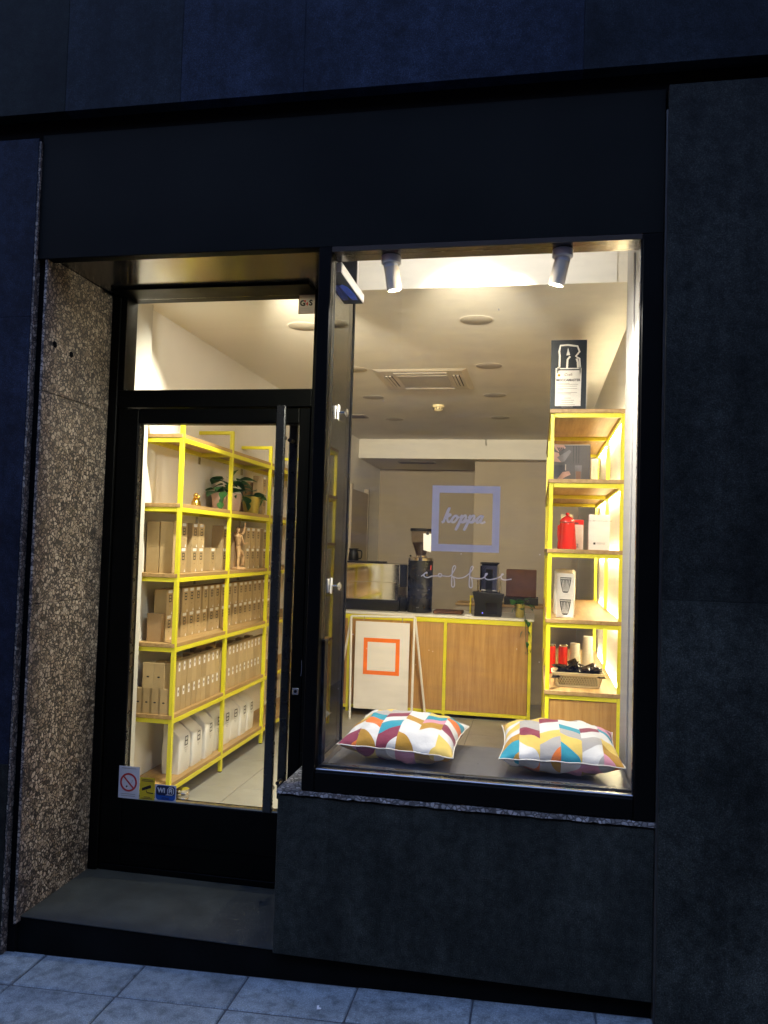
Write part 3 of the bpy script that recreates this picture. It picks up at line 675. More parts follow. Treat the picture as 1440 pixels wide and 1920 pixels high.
#==OBJECTS==
# ------------------------------------------------------------------ window spotlights
def spotlight(x, label, tilt):
    o = thing('spotlight', label, 'spotlight', (x, .062, 2.511), group='spotlights in the window head')
    ob('mount', MB().lathe([(.034, 0), (.036, -.003), (.036, -.026), (.031, -.03)], (0, 0, -.0005), 24), 'white_paint', o, smooth=True)
    ob('neck', MB().lathe([(.026, -.03), (.027, -.042), (.022, -.05)], (0, 0, 0), 20), 'white_paint', o, smooth=True)
    d = Vector((math.sin(R(tilt)), .12, -1)).normalized(); q = Vector((0, 0, -1)).rotation_difference(d).to_euler()
    c = ob('can', MB().lathe([(.02, -.004), (.027, -.008), (.028, -.092), (.0255, -.093), (.0245, -.088)], (0, 0, 0), 24), 'spot_can', o, (0, 0, -.032), q, smooth=True)
    ob('lens', MB().lathe([(.0243, -.0875), (.02, -.0885), (.003, -.089)], (0, 0, 0), 20), 'lens', c)
    p = Vector((x, .062, 2.479))+d*.105
    l = lamp('spotlight_beam', 'SPOT', p, p+d, 74, NEUT, .022, 180, .2)
plain('spot_can', (.88, .74, .52), .45, .1, .05, 20)
spotlight(-.548, 'left white cylinder spotlight in the window head', 9); spotlight(.066, 'right white cylinder spotlight in the window head', -13)

# ------------------------------------------------------------------ window seat and cushions
ws = thing('window_seat', 'black window seat ledge under the two cushions', 'ledge')
ob('top', B(-.7855, .3465, .0755, .655, .585, .62, .004), 'ledge', ws)
ob('front', B(-.785, .346, .0765, .64, .06, .5845), 'black_metal', ws)
def cushion(name, label, mat, loc, rot, seed):
    rnd = random.Random(seed); n = 44; hw, hd, T = .222, .214, .084
    vs = []; idx = {}
    ph = [rnd.uniform(0, 6.28) for _ in range(8)]
    def edge(u, v):
        x = hw*u*(1-.075*(1-v*v)); y = hd*v*(1-.075*(1-u*u)); return x, y
    def hgt(u, v):
        a = max(0, (1-abs(u)**2.4)*(1-abs(v)**2.4)); return a**.52
    mb = MB()
    for s in (1, -1):
        for i in range(n+1):
            for j in range(n+1):
                u = -1+2*i/n; v = -1+2*j/n; u = math.sin(u*math.pi/2)*.5+u*.5; v = math.sin(v*math.pi/2)*.5+v*.5
                if s == -1 and (i in (0, n) or j in (0, n)): idx[s, i, j] = idx[1, i, j]; continue
                x, y = edge(u, v); h = hgt(u, v); z = s*T*h
                e = 1-h
                z += s*.009*e*h*(math.sin(9*u+ph[0])*math.sin(5*v+ph[1])+.7*math.sin(17*u+3*v+ph[2])+.6*math.sin(13*v-6*u+ph[3]))*2
                if s == 1: z -= .014*math.exp(-((u-.1)**2+(v-.1)**2)*3)
                else: z = max(z, -.079)
                idx[s, i, j] = len(mb.v); mb.v.append((x, y, z))
        for i in range(n):
            for j in range(n): mb.f.append((idx[s, i, j], idx[s, i+1, j], idx[s, i+1, j+1], idx[s, i, j+1]))
    o = ob(name, mb, mat, None, loc, rot, smooth=True, angle=75)
    per = [edge(-1+2*k/24, -1) for k in range(24)]+[edge(1, -1+2*k/24) for k in range(24)]+[edge(1-2*k/24, 1) for k in range(24)]+[edge(-1, 1-2*k/24) for k in range(24)]
    pts = [(x*1.004, y*1.004, .0015*math.sin(k*1.3)) for k, (x, y) in enumerate(per)]; pts.append(pts[0])
    ob('piping', MB().tube(pts, .0023, 6, False), 'cup_white', o, smooth=True)
    return tag(o, label, 'cushion', 'patterned cushions on the window seat')
cushion('cushion', 'left multicoloured patchwork cushion beside the return glass', 'cushion_left', (-.497, .415, .7005), (R(3.5), R(1.5), R(-3)), 2)
cushion('cushion', 'right multicoloured patchwork cushion beside the white reveal', 'cushion_right', (.098, .42, .7045), (R(4), R(0), R(1)), 5)

# ------------------------------------------------------------------ left shelving
su = thing('shelving_unit', 'tall yellow metal shelving with oak boards along the left wall', 'shelves')
PY = [1.32, 2.045, 2.80, 3.55, 4.30]; LV = [2.012, 1.628, 1.242, .862, .476, .106]; XF = -1.93
pmesh = B(-.0115, .0115, -.0115, .0115, .006, 2.155, .0015).mesh('post', 'yellow_metal'); fmesh = B(-.010, .010, -.010, .010, 0, .0058).mesh('foot', 'black_plastic')
top = B(-2.1545, -1.942, -.011, .011, 2.132, 2.1545, .0015).mesh('top_bar', 'yellow_metal')
for y in PY:
    p = link('post', pmesh, su, (XF, y, 0)); link('foot', fmesh, p); link('top_bar', top, su, (0, y, 0))
brk = B(-2.1548, -2.146, -.012, .012, -.045, .0, .001).mesh('bracket', 'steel')
for z in LV:
    ob('board', B(-2.1535, -1.9225, 1.306, 4.315, z+.0005, z+.022, .0015), 'oak_y', su)
    for a, b in zip(PY, PY[1:]):
        ob('rail', B(XF-.0105, XF+.0105, a+.012, b-.012, z-.024, z, .0015), 'yellow_metal', su)
        ob('rail', B(-2.1525, -2.1285, a+.0145, b-.0145, z-.024, z, .0015), 'yellow_metal', su)
    for y in PY:
        ob('cross_rail', B(-2.1525, -1.942, y-.0105, y+.0105, z-.0245, z-.0005, .0015), 'yellow_metal', su); link('bracket', brk, su, (0, y, z-.027))

# ------------------------------------------------------------------ cartons
def logo(w, h, t, x):
    m = MB().frame(-w/2, w/2, -h/2, h/2, t, .0004, YZ(x)); m.prism([(-w/2+t, -t/2), (w/2-t, -t/2), (w/2-t, t/2), (-w/2+t, t/2)], .0004, YZ(x)); return m
AW, AD, AH = .086, .075, .143
am = B(-AD, 0, 0, AW, 0, AH, .0012).mesh('carton', 'carton')
al = MB().prism([(.018, .122), (.066, .122), (.066, .139), (.018, .139)], .0005, YZ(0)).mesh('paper_label', 'paper')
ag = MB()
lg = logo(.031, .042, .0052, 0.0002)
ag.add([(x, y+.043, z+.092) for x, y, z in lg.v], lg.f); ag = ag.mesh('printed_mark', 'print_black')
asl = MB().prism([(.058, .003), (.072, .003), (.065, .02)], .0005, YZ(0)).mesh('seal', 'paper')
adot = MB().prism([(.040, .046), (.046, .046), (.046, .052), (.040, .052)], .0004, YZ(0)).mesh('printed_dot', 'print_brown')
def cartonA(x, y, z, label, plain_=False, rot=0):
    o = tag(link('coffee_carton', am, None, (x, y, z), (0, 0, rot+random.uniform(-.012, .012))), label, 'carton', 'kraft coffee cartons on the left shelves')
    if not plain_:
        link('paper_label', al, o); link('printed_mark', ag, o); link('seal', asl, o); link('printed_dot', adot, o)
    return o
SZ = lambda k: LV[k]+.0225
c4 = [1.398, 1.487, 1.597, 1.690, 1.786, 1.887, 1.985, 2.080, 2.190, 2.290, 2.393, 2.493, 2.587, 2.681, 2.775, 2.88, 2.985, 3.08, 3.2, 3.3]
for k, y in enumerate(c4):
    for r in (0, 1):
        cartonA(-2.022+random.uniform(-.004, .004), y, SZ(3)+r*AH, '%s labelled carton from the door, %s row of the fourth shelf down' % (ORD[k], ('lower', 'upper')[r]))
tag(ob('side_carton', B(-2.115, -2.03, 1.36, 1.396, SZ(3), SZ(3)+.155, .001), 'carton_dark'), 'brown flat carton leaning at the door end of the fourth shelf down', 'carton')
c3 = [(1.465, 1, 1), (1.618, 1, 1), (1.708, 1, 1), (1.89, 1, 0), (2.08, 1, 1), (2.50, 1, 1), (2.60, 1, 1), (2.705, 1, 1), (2.85, 1, 1), (2.95, 1, 1), (3.08, 1, 1)]
for k, (y, lo, up) in enumerate(c3):
    for r, on in ((0, lo), (1, up)):
        if on: cartonA(-1.985, y, SZ(2)+r*AH, '%s labelled carton from the door, %s row of the third shelf down' % (ORD[k], ('lower', 'upper')[r]))
for xx, nm in ((-1.984, 'outer'), (-2.064, 'inner')):
    for r in (0, 1): cartonA(xx, 1.362, SZ(2)+r*AH, 'plain %s carton at the door end of the third shelf down, %s row' % (nm, ('lower', 'upper')[r]), True)
tag(ob('brown_box', B(-2.13, -1.99, 2.30, 2.44, SZ(2), SZ(2)+.25, .002), 'carton_dark'), 'plain dark brown box behind the wooden figure', 'box')
for r in (0, 1): cartonA(-1.985, 2.80, SZ(1)+r*AH, '%s labelled carton beside the brass pot on the second shelf down' % ('lower', 'upper')[r])
tag(ob('brown_box', B(-2.13, -2.075, 2.78, 2.95, SZ(1), SZ(1)+.24, .002), 'carton_dark'), 'plain brown box behind the labelled cartons on the second shelf down', 'box')
BW, BD, BH = .064, .047, .138
bmm = B(-BD, 0, -BW/2, BW/2, 0, BH, .001).mesh('carton', 'carton'); bl = MB().prism([(-.010, .082), (.010, .082), (.010, .126), (.006, .131), (-.006, .131), (-.010, .126)], .0006, YZ(0)).mesh('paper_label', 'paper')
bd = MB().prism([(.0055*math.cos(R(60*k)), .108+.009*math.sin(R(60*k))) for k in range(6)], .0004, YZ(.0008)).mesh('printed_dot', 'print_brown')
bo = MB().prism([(.008*math.cos(R(45*k)), .062+.0045*math.sin(R(45*k))) for k in range(8)], .0004, YZ(.0002)).mesh('printed_dot', 'print_black')
b5 = [1.362, 1.428, 1.496, 1.566, 1.636, 1.704, 1.771, 1.839, 1.906, 1.973, 2.06, 2.176, 2.242, 2.31, 2.38, 2.45, 2.522, 2.592, 2.66, 2.728, 2.81, 2.88]
for k, y in enumerate(b5):
    for r in (0, 1):
        o = tag(link('slim_carton', bmm, None, (-1.945+random.uniform(-.002, .002), y, SZ(4)+r*BH), (0, 0, random.uniform(-.02, .02))), '%s slim tagged carton from the door, %s row of the fifth shelf down' % (ORD[k], ('lower', 'upper')[r]), 'carton', 'slim kraft cartons with white tags')
        link('paper_label', bl, o); link('printed_dot', bd, o)
for k, x in enumerate((-2.128, -2.078, -2.029, -1.978)):
    for r in (0, 1):
        if r == 1 and k < 2: continue
        xx = x if r == 0 else (-2.075, -2.012)[k-2]
        o = tag(link('slim_carton', bmm, None, (xx, 1.318, SZ(4)+r*BH), (0, 0, R(-90))), '%s slim carton from the wall facing the door, %s row of the fifth shelf down' % (ORD[k if r == 0 else k-2], ('lower', 'upper')[r]), 'carton', 'slim kraft cartons facing the door')
        link('printed_dot', bo, o)
for k in range(9):
    tag(link('slim_carton', bmm, None, (-2.02, 1.42+.17*k, SZ(4)+BH*(1+.0)+.0), (0, 0, .05)), '%s untagged slim carton in the rear row of the fifth shelf down' % ORD[k], 'carton', 'rear slim cartons')
for k in range(9):
    tag(link('slim_carton', bmm, None, (-2.02, 1.42+.17*k, SZ(4)), (0, 0, .02)), '%s lower slim carton hidden behind the tagged rows of the fifth shelf' % ORD[k], 'carton', 'rear slim cartons')
tag(ob('brown_box', B(-2.12, -2.075, 1.95, 2.25, SZ(4), SZ(4)+.34, .002), 'carton_dark'), 'dark brown box standing behind the slim tagged cartons', 'box')

# ------------------------------------------------------------------ coffee bags on the lowest shelf
def bag(k, y, w, h, lean):
    rnd = random.Random(40+k); d = .105; rings = [(0, 1, 1, 0), (.03, 1.02, 1.05, 0), (.12, 1.03, 1.1, 0), (.205, 1.0, 1.03, 0), (.222, .99, .97, -.003), (.262, .965, .55, -.026), (.292, .95, .16, -.044), (.297, .95, .07, -.046), (.302, .96, .11, -.046), (.318, .96, .11, -.048), (.335, .95, .05, -.060+lean)]
    mb = MB(); n = 24; L = []
    for z, sw, sd, off in rings:
        row = []
        for q in range(n):
            a = 2*math.pi*(q+.5)/n; e = .17
            cx = math.copysign(abs(math.cos(a))**e, math.cos(a)); sy = math.copysign(abs(math.sin(a))**e, math.sin(a))
            row.append((off+cx*d/2*sd+rnd.uniform(-.0018, .0018), sy*w/2*sw+rnd.uniform(-.0018, .0018), z*h/.335+rnd.uniform(-.001, .001)*(z > .01)))
        L.append(row)
    vs = [p for row in L for p in row]; fs = [(i*n+q, i*n+(q+1) % n, (i+1)*n+(q+1) % n, (i+1)*n+q) for i in range(len(L)-1) for q in range(n)]
    fs += [tuple(range(n)), tuple((len(L)-1)*n+q for q in range(n))]
    o = ob('coffee_bag', mb.add(vs, fs), 'bag', None, (-2.015+rnd.uniform(-.012, .008), y+w/2, SZ(5)), (0, 0, rnd.uniform(-.1, .1)), smooth=True, angle=28)
    lg = logo(.042, .052, .0058, 0); m = MB(); m.add([(x+d/2*1.05+.0035+.0*z, yy+.005, z+.185*h/.335) for x, yy, z in lg.v], lg.f); ob('printed_mark', m, 'print_black', o)
    m = MB()
    for zz, ww in ((.135, .05), (.122, .036), (.112, .02)): m.prism([(-ww/2, zz), (ww/2, zz), (ww/2, zz+.003), (-ww/2, zz+.003)], .0004, YZ(d/2*1.10+.001))
    ob('small_print', m, 'print_grey', o)
    tag(o, '%s white coffee bag from the door on the lowest shelf' % ORD[k], 'coffee bag', 'white coffee bags on the lowest shelf')
for k, (y, w, h, ln) in enumerate(((1.50, .146, .315, -.01), (1.672, .148, .30, 0), (1.846, .15, .315, .02), (2.02, .134, .325, .03), (2.178, .118, .315, 0), (2.318, .124, .31, -.01), (2.462, .124, .30, .01), (2.607, .138, .295, 0))): bag(k, y, w, h, ln)
tn = thing('metal_tin', 'small ribbed metal tin on the floor behind the WiFi sign', 'tin', (-1.905, 1.45, .0))
ob('body', MB().lathe([(.035, 0), (.037, .004), (.037, .02), (.034, .024), (.037, .028), (.037, .05), (.034, .054), (.036, .058)], (0, 0, .0005), 20), 'steel', tn, smooth=True); ob('lid', MB().lathe([(.037, .0585), (.0375, .068), (.034, .071)], (0, 0, .0), 20), 'chrome', tn, smooth=True)

# ------------------------------------------------------------------ plants
lfm = MB()
lv = []
for i in range(7):
    u = i/6; w = .5*math.sin(math.pi*u**.7)*(1-.25*u); z = -.28*u*u+.12*u
    lv += [(u, -w, z+.12*w), (u, 0, z-.03), (u, w, z+.12*w)]
lf = []
for i in range(6):
    for k in (0, 1): lf.append((3*i+k, 3*i+k+1, 3*i+3+k+1, 3*i+3+k))
leafmesh = lfm.add(lv, lf).mesh('leaf', 'leaf', True, 80, recalc=False)
def leaves(root, spec):
    for (x, y, z, yaw, pit, s) in spec:
        o = link('leaf', leafmesh, root, (x, y, z), (random.uniform(-.4, .4), R(pit), R(yaw))); o.scale = (s, s*1.0, s)
def pot(root, prof, mat, soilz, soilr):
    ob('pot', MB().lathe(prof, (0, 0, 0), 28), mat, root, smooth=True, angle=35); ob('soil', MB().lathe([(soilr, soilz-.01), (soilr, soilz), (soilr*.3, soilz+.004)], (0, 0, 0), 16), 'soil', root)
random.seed(21)
def rand_leaves(n, r, z0, z1, s0, s1):
    out = []
    for k in range(n):
        a = random.uniform(0, 360); q = r*random.uniform(.2, 1); out.append((q*math.cos(R(a)), q*math.sin(R(a)), random.uniform(z0, z1), a+random.uniform(-40, 40), random.uniform(-25, 45), random.uniform(s0, s1)))
    return out
pl = thing('potted_plant', 'leafy plant in a pink square pot on the second shelf down', 'plant', (-2.03, 2.235, SZ(1)))
sqp = MB(); 
for z, h_ in ((0, .062), (.012, .07), (.11, .078), (.118, .076)): sqp.v += [(x*1.0, y*1.9, z) for x, y in [(a*.9, b*.9) for a, b in rrect(-h_, h_, -h_*.92, h_*.92, .025, 3)]]
nn = 16
for i in range(3): sqp.f += [(i*nn+k, i*nn+(k+1) % nn, (i+1)*nn+(k+1) % nn, (i+1)*nn+k) for k in range(nn)]
sqp.f += [tuple(range(nn)), tuple(3*nn+k for k in range(nn))]
ob('pot', sqp, 'terracotta_pink', pl, smooth=True, angle=40); ob('soil', B(-.055, .055, -.11, .11, .1185, .121), 'soil', pl)
leaves(pl, rand_leaves(34, .11, .125, .215, .06, .1)); leaves(pl, [(.05, -.16, .12, -100, 50, .07), (.05, -.19, .08, -120, 70, .06), (.05, -.22, .05, -80, 80, .055), (.06, .2, .11, 100, 40, .08), (.06, .23, .07, 80, 70, .06), (0, .05, .22, 30, -60, .08)])
for a in ((.03, -.12), (.03, .15)): ob('stem', MB().tube(smooth_path([(0, a[1]*.4, .12), (a[0], a[1], .15), (a[0]+.02, a[1]*1.6, .06)]), .003, 5), 'stem', pl)
pl = thing('potted_plant', 'small plant in a brass pot on the second shelf down', 'plant', (-2.0, 2.62, SZ(1)))
pot(pl, [(.048, 0), (.05, .003), (.068, .115), (.07, .12), (.066, .12), (.062, .105)], 'brass_pot', .108, .06)
leaves(pl, rand_leaves(13, .06, .11, .18, .06, .09))
fg = thing('gold_figurine', 'tiny shiny gold figurine on the second shelf down', 'figurine', (-2.0, 1.685, SZ(1)))
ob('body', MB().lathe([(.022, 0), (.03, .008), (.026, .03), (.014, .045), (.01, .05)], (0, 0, 0), 16).tube([(0, .012, .035), (0, .034, .05), (0, .04, .07)], [.009, .007, .006], 8).tube([(0, -.012, .035), (0, -.03, .045), (0, -.036, .04)], [.009, .007, .006], 8), 'gold', fg, smooth=True)
ob('head', MB().ball((0, -.004, .064), .016, 12, 8, (1, 1, 1.15)), 'gold', fg, smooth=True)

# wooden artist's figure, one arm raised
mf = thing('wooden_figure', "jointed wooden artist's figure with one arm raised on the third shelf down", 'figurine', (-1.962, 2.30, SZ(2)))
ob('base', MB().lathe([(.045, 0), (.048, .003), (.048, .012), (.044, .015)], (0, .03, 0), 24), 'figure_wood', mf, smooth=True)
def limb(n_, pts, rs): ob(n_, MB().tube(pts, rs, 10), 'figure_wood', mf, smooth=True)
limb('torso', [(0, .0, .165), (0, -.004, .19), (0, -.012, .225), (0, -.014, .238)], [.014, .02, .024, .012]); limb('pelvis', [(0, .004, .135), (0, .003, .15), (0, 0, .162)], [.014, .018, .013])
ob('head', MB().ball((0, -.016, .262), .014, 12, 8, (1, .9, 1.4)), 'figure_wood', mf, smooth=True); limb('neck', [(0, -.014, .236), (0, -.015, .25)], [.006, .006])
limb('upper_arm', [(.02, .005, .232), (.022, .03, .25), (.022, .045, .268)], [.008, .008, .006]); limb('forearm', [(.022, .047, .272), (.022, .054, .295), (.022, .056, .315)], [.007, .006, .005])
limb('upper_arm', [(.022, -.012, .228), (.03, .0, .195), (.032, .012, .175)], [.008, .008, .006]); limb('forearm', [(.033, .014, .172), (.036, .05, .175), (.036, .075, .18)], [.007, .006, .005])
limb('thigh', [(.004, -.002, .135), (.006, -.004, .105), (.006, -.004, .08)], [.011, .012, .008]); limb('shin', [(.006, -.004, .076), (.004, -.005, .045), (.004, -.004, .018)], [.009, .009, .006])
limb('thigh', [(.004, .016, .135), (.012, .045, .11), (.014, .062, .095)], [.011, .012, .008]); limb('shin', [(.014, .065, .09), (.012, .066, .06), (.012, .064, .038)], [.009, .009, .006])
for y in (.0, .07): limb('foot', [(.004, y-.006, .02 if y == 0 else .034), (.012, y+.008, .018 if y == 0 else .03)], [.007, .006])

# ------------------------------------------------------------------ counter
YC = 4.12
ct = thing('counter', 'oak fronted service counter with yellow frame and pale top', 'counter', (0, 0, 0))
ob('top', B(-2.05, -.012, YC-.01, YC+.62, .849, .872, .003), 'stone_top', ct)
for a, b in ((-1.99, -1.62), (-1.595, -.775), (-.745, -.06)): ob('front_panel', B(a, b, YC+.006, YC+.02, .062, .808, .001), 'oak_z', ct)
for x in (-2.03, -1.607, -.76, -.043): ob('frame_post', B(x-.0135, x+.0135, YC, YC+.027, .0, .8075, .001), 'yellow_metal', ct)
ob('frame_rail', B(-2.043, -.03, YC-.002, YC+.028, .808, .8485, .001), 'yellow_metal', ct); 
for a, b in ((-2.016, -1.6215), (-1.593, -.774), (-.746, -.057)): ob('frame_rail', B(a, b, YC+.001, YC+.026, .032, .06, .001), 'yellow_metal', ct)
ob('side_panel', B(-.05, -.04, YC+.03, YC+.6, .06, .8075), 'oak_z', ct); ob('back_panel', B(-2.03, -.06, YC+.3, YC+.32, .03, .847), 'dark_gap', ct)

# A-board
ab = thing('a_board', 'white A-board with orange square outline in front of the counter', 'sandwich board', (0, 0, 0))
wm = 'board_white'
ob('top_bar', MB().tube([(-1.546, 3.93, .845), (-1.0, 3.93, .858)], .010, 10), wm, ab, smooth=True)
for p0, p1 in (((-1.546, 3.92, .843), (-1.505, 3.80, .0)), ((-1.548, 3.94, .843), (-1.70, 4.02, .0)), ((-1.0, 3.92, .856), (-.985, 3.80, .0)), ((-.998, 3.94, .856), (-.90, 4.03, .0))):
    ob('leg', MB().tube([p0, p1], .010, 10), wm, ab, smooth=True)
bp = ob('board', B(-1.500, -1.035, 3.895, 3.903, .075, .808, .002), wm, ab)
ob('orange_square', MB().frame(-1.425, -1.115, .365, .672, .034, .0006, XZ(3.8945)), 'orange_paint', bp)
for x in (-1.43, -1.10): ob('hook', MB().tube([(x, 3.899, .80), (x, 3.905, .83), (x, 3.93, .855)], .003, 6), 'steel', ab)

# espresso machine
CT = .872
em = thing('espresso_machine', 'polished steel espresso machine with black base on the counter', 'espresso machine', (0, 0, 0))
ob('base', B(-1.93, -1.20, 4.27, 4.80, CT+.0005, .965, .006), 'black_plastic', em)
ob('back_panel', B(-1.92, -1.205, 4.275, 4.30, .9655, 1.292, .004), 'chrome', em)
ob('lower_panel', B(-1.66, -1.225, 4.262, 4.274, .972, 1.13, .004), 'chrome', em)
ob('body', B(-1.92, -1.21, 4.301, 4.78, .9655, 1.29, .004), 'black_gloss', em)
ob('side_panel', B(-1.2045, -1.135, 4.29, 4.77, 1.09, 1.29, .006), 'black_gloss', em); ob('side_trim', B(-1.2045, -1.198, 4.28, 4.2895, 1.09, 1.29, .001), 'steel', em)
ob('cup_tray', B(-1.9, -1.40, 4.32, 4.75, 1.293, 1.305, .003), 'black_plastic', em)
ob('foot', B(-1.2, -1.13, 4.29, 4.6, CT+.0005, 1.0, .01), 'black_gloss', em)
tag(ob('cup_stack', MB().lathe([(.03, 1.305), (.04, 1.33), (.042, 1.345), (.036, 1.35), (.044, 1.40), (.046, 1.42), (.04, 1.424), (.048, 1.47), (.046, 1.475)], (-1.795, 4.55, 0), 18), 'black_gloss', smooth=True), 'stack of black cups on the espresso machine', 'cups')
jg = thing('milk_jug', 'dark milk jug with handle on the espresso machine', 'jug', (-1.70, 4.6, 1.3055)); ob('body', MB().lathe([(.045, 0), (.05, .01), (.046, .07), (.038, .09), (.042, .105)], (0, 0, 0), 20), 'black_plastic', jg, smooth=True)
ob('handle', MB().tube(smooth_path([(.04, 0, .095), (.075, 0, .09), (.075, 0, .03), (.045, 0, .02)]), .006, 8), 'black_plastic', jg, smooth=True); ob('rim', MB().lathe([(.043, .1055), (.048, .108), (.046, .115)], (0, 0, 0), 20), 'black_plastic', jg)

# coffee grinder
gr = thing('coffee_grinder', 'tall black cylindrical coffee grinder with bean hopper on the counter', 'grinder', (-1.018, 4.32, CT))
ob('body', MB().lathe([(.108, 0), (.111, .004), (.111, .128), (.108, .130), (.108, .137), (.111, .139), (.111, .455), (.108, .458)], (0, 0, .0005), 36), 'grinder_black', gr, smooth=True) if plain('grinder_black', (.012, .012, .012), .28, .2, .1, 8) else 0
ob('collar', MB().lathe([(.112, .459), (.112, .485), (.108, .488), (.05, .489)], (0, 0, 0), 36), 'chrome', gr, smooth=True)
ob('neck', MB().lathe([(.05, .49), (.05, .505), (.045, .508)], (0, 0, 0), 24), 'chrome', gr, smooth=True)
ob('hopper', MB().lathe([(.045, .509), (.05, .53), (.088, .63), (.098, .72)], (0, 0, 0), 28), 'hopper_glass', gr, smooth=True)
ob('bean_fill', MB().lathe([(.040, .512), (.046, .532), (.078, .615), (.076, .62), (.03, .626)], (0, 0, 0), 24), 'beans', gr, smooth=True)
ob('lid', MB().lathe([(.100, .7205), (.102, .724), (.102, .742), (.098, .745)], (0, 0, 0), 28), 'black_plastic', gr, smooth=True)
tg = ob('tag', MB().prism([(.035, .555), (.105, .535), (.108, .70), (.032, .70)], .001, lambda a, b, d: (a, -.112-d, b)), 'paper', gr); ob('clip', MB().lathe([(.014, 0), (.014, .006)], (.07, -.120, .70), 10, 1), 'black_plastic', tg)
ob('knob', MB().ball((-.09, -.03, .50), .009, 8, 6), 'black_plastic', gr)
for z in (.33, .2): ob('button', MB().lathe([(.005, 0), (.005, .003)], (.0, -.114, z), 8, 1), 'steel', gr)
ob('badge', B(-.012, .012, -.1135, -.1115, .045, .055), 'steel', gr); ob('red_label', MB().ribbon([(.098, .38), (.098, .42)], .012, .002, XZ(-.056)), 'print_red', gr)

# filter brewer, card terminal printer, box, tray, small plant
br = thing('filter_brewer', 'chrome and black filter coffee brewer behind the black box', 'coffee maker', (-.415, 4.52, CT))
ob('base', B(-.09, .09, -.1, .1, .0005, .19, .008), 'black_plastic', br); ob('tank', B(-.083, .083, -.07, .07, .1905, .445, .015), 'chrome', br); ob('top', B(-.085, .085, -.075, .075, .446, .46, .006), 'black_plastic', br)
ob('back_column', B(-.03, .03, -.085, -.0705, .2, .40, .004), 'black_gloss', br)
for x in (-.1, .1): ob('side_tube', MB().tube([(x, -.03, .16), (x, -.03, .30)], .01, 8), 'steel', br)
pb = thing('receipt_printer', 'black receipt printer with blue light on the counter', 'printer', (-.405, 4.27, CT))
ob('body', MB().prism([(-.116, 0), (.112, 0), (.115, .12), (.132, .19), (-.135, .205), (-.112, .1)], .2, lambda a, b, d: (a, d-.1, b+.0005)), 'black_plastic', pb); ob('front_cover', B(-.02, .08, -.106, -.1005, .02, .12, .002), 'black_gloss', pb)
ob('indicator_light', MB().ball((-.045, -.1035, .03), .004, 8, 6), 'led_blue', pb)
tag(ob('brown_case', B(-.285, .0, 5.0, 5.09, 1.0, 1.265, .006), 'brown_leather'), 'brown leather-like case standing behind the counter', 'case')
bc = thing('back_counter', 'low brown cabinet behind the counter', 'cabinet'); ob('carcass', B(-.75, .20, 4.95, 5.25, 0.001, .905), 'back_wall_paint', bc); ob('top', B(-.76, .22, 4.93, 5.27, .9055, .93, .002), 'oak_x', bc); ob('upstand', B(-.3, .02, 4.96, 5.2, .9305, .999), 'black_plastic', bc)
tag(ob('menu_wallet', B(-.885, -.63, 4.22, 4.42, CT+.0005, .902, .008), 'brown_leather'), 'flat brown bill wallet on the counter right of the grinder', 'wallet')
tag(ob('small_stand', MB().box(-.585, -.572, 4.46, 4.50, CT+.0005, 1.03).box(-.5715, -.52, 4.46, 4.50, 1.012, 1.03), 'sign_yellow'), 'small yellow angled stand beside the black printer', 'stand')
tag(ob('coaster', B(-.60, -.54, 4.16, 4.24, CT+.0005, .882, .002), 'paper'), 'small pale block on the counter left of the printer', 'block')
pl = thing('potted_plant', 'trailing plant in a brass pot at the right end of the counter', 'plant', (-.135, 4.24, CT))
pot(pl, [(.034, 0), (.036, .003), (.045, .105), (.046, .11), (.042, .11), (.04, .1)], 'brass_pot', .1, .038)
random.seed(5); leaves(pl, rand_leaves(20, .09, .08, .17, .05, .075)); leaves(pl, [(.045, -.15, .0, 20, 60, .05), (.075, -.15, -.02, -60, 80, .05), (.03, -.15, -.1, 200, 60, .055), (.07, -.15, -.1, 10, 50, .05), (.065, -.15, -.19, -40, 70, .05), (.09, -.15, -.25, 30, 70, .035), (.065, -.15, -.27, 180, 80, .03)])
ob('vine', MB().tube(smooth_path([(.0, 0, .1), (.02, -.08, .12), (.045, -.14, .03), (.055, -.155, -.08), (.06, -.152, -.2), (.08, -.15, -.29)]), .0028, 5), 'stem', pl)

# ------------------------------------------------------------------ right shelving with light strips
rs = thing('shelving_unit', 'yellow metal shelving with lit oak shelves and cabinet at the right wall', 'shelves')
RY = [1.70, 2.64, 3.60]; RL = [2.208, 1.823, 1.441, 1.061, .676]; X0 = .069; X1 = .445
for y in RY:
    for x in (X0, X1): ob('post', B(x-.011, x+.011, y-.011, y+.011, 0, 2.205, .0015), 'yellow_metal', rs)
for z in RL:
    ob('board', B(X0-.016, X1+.008, RY[0]-.016, RY[-1]+.016, z+.0005, z+.0225, .0015), 'oak_y', rs)
    for y in RY: ob('cross_rail', B(X0+.0115, X1-.0115, y-.0102, y+.0102, z-.024, z, .0015), 'yellow_metal', rs)
    for a, b in zip(RY, RY[1:]):
        for x in (X0, X1): ob('rail', B(x-.0102, x+.0102, a+.0115, b-.0115, z-.024, z, .0015), 'yellow_metal', rs)
    ls = ob('light_strip', B(.4575, .4665, RY[0], RY[-1], z-.022, z-.008, 0), 'led', rs)
ob('cabinet_panel', B(X0+.0145, X1, RY[0]-.006, RY[0]+.01, .03, .648), 'oak_z', rs)
for a, b in zip(RY, RY[1:]): ob('cabinet_door', B(X0-.006, X0+.008, a+.016, b-.016, .03, .648), 'oak_z', rs)
RZ = lambda k: RL[k]+.0229

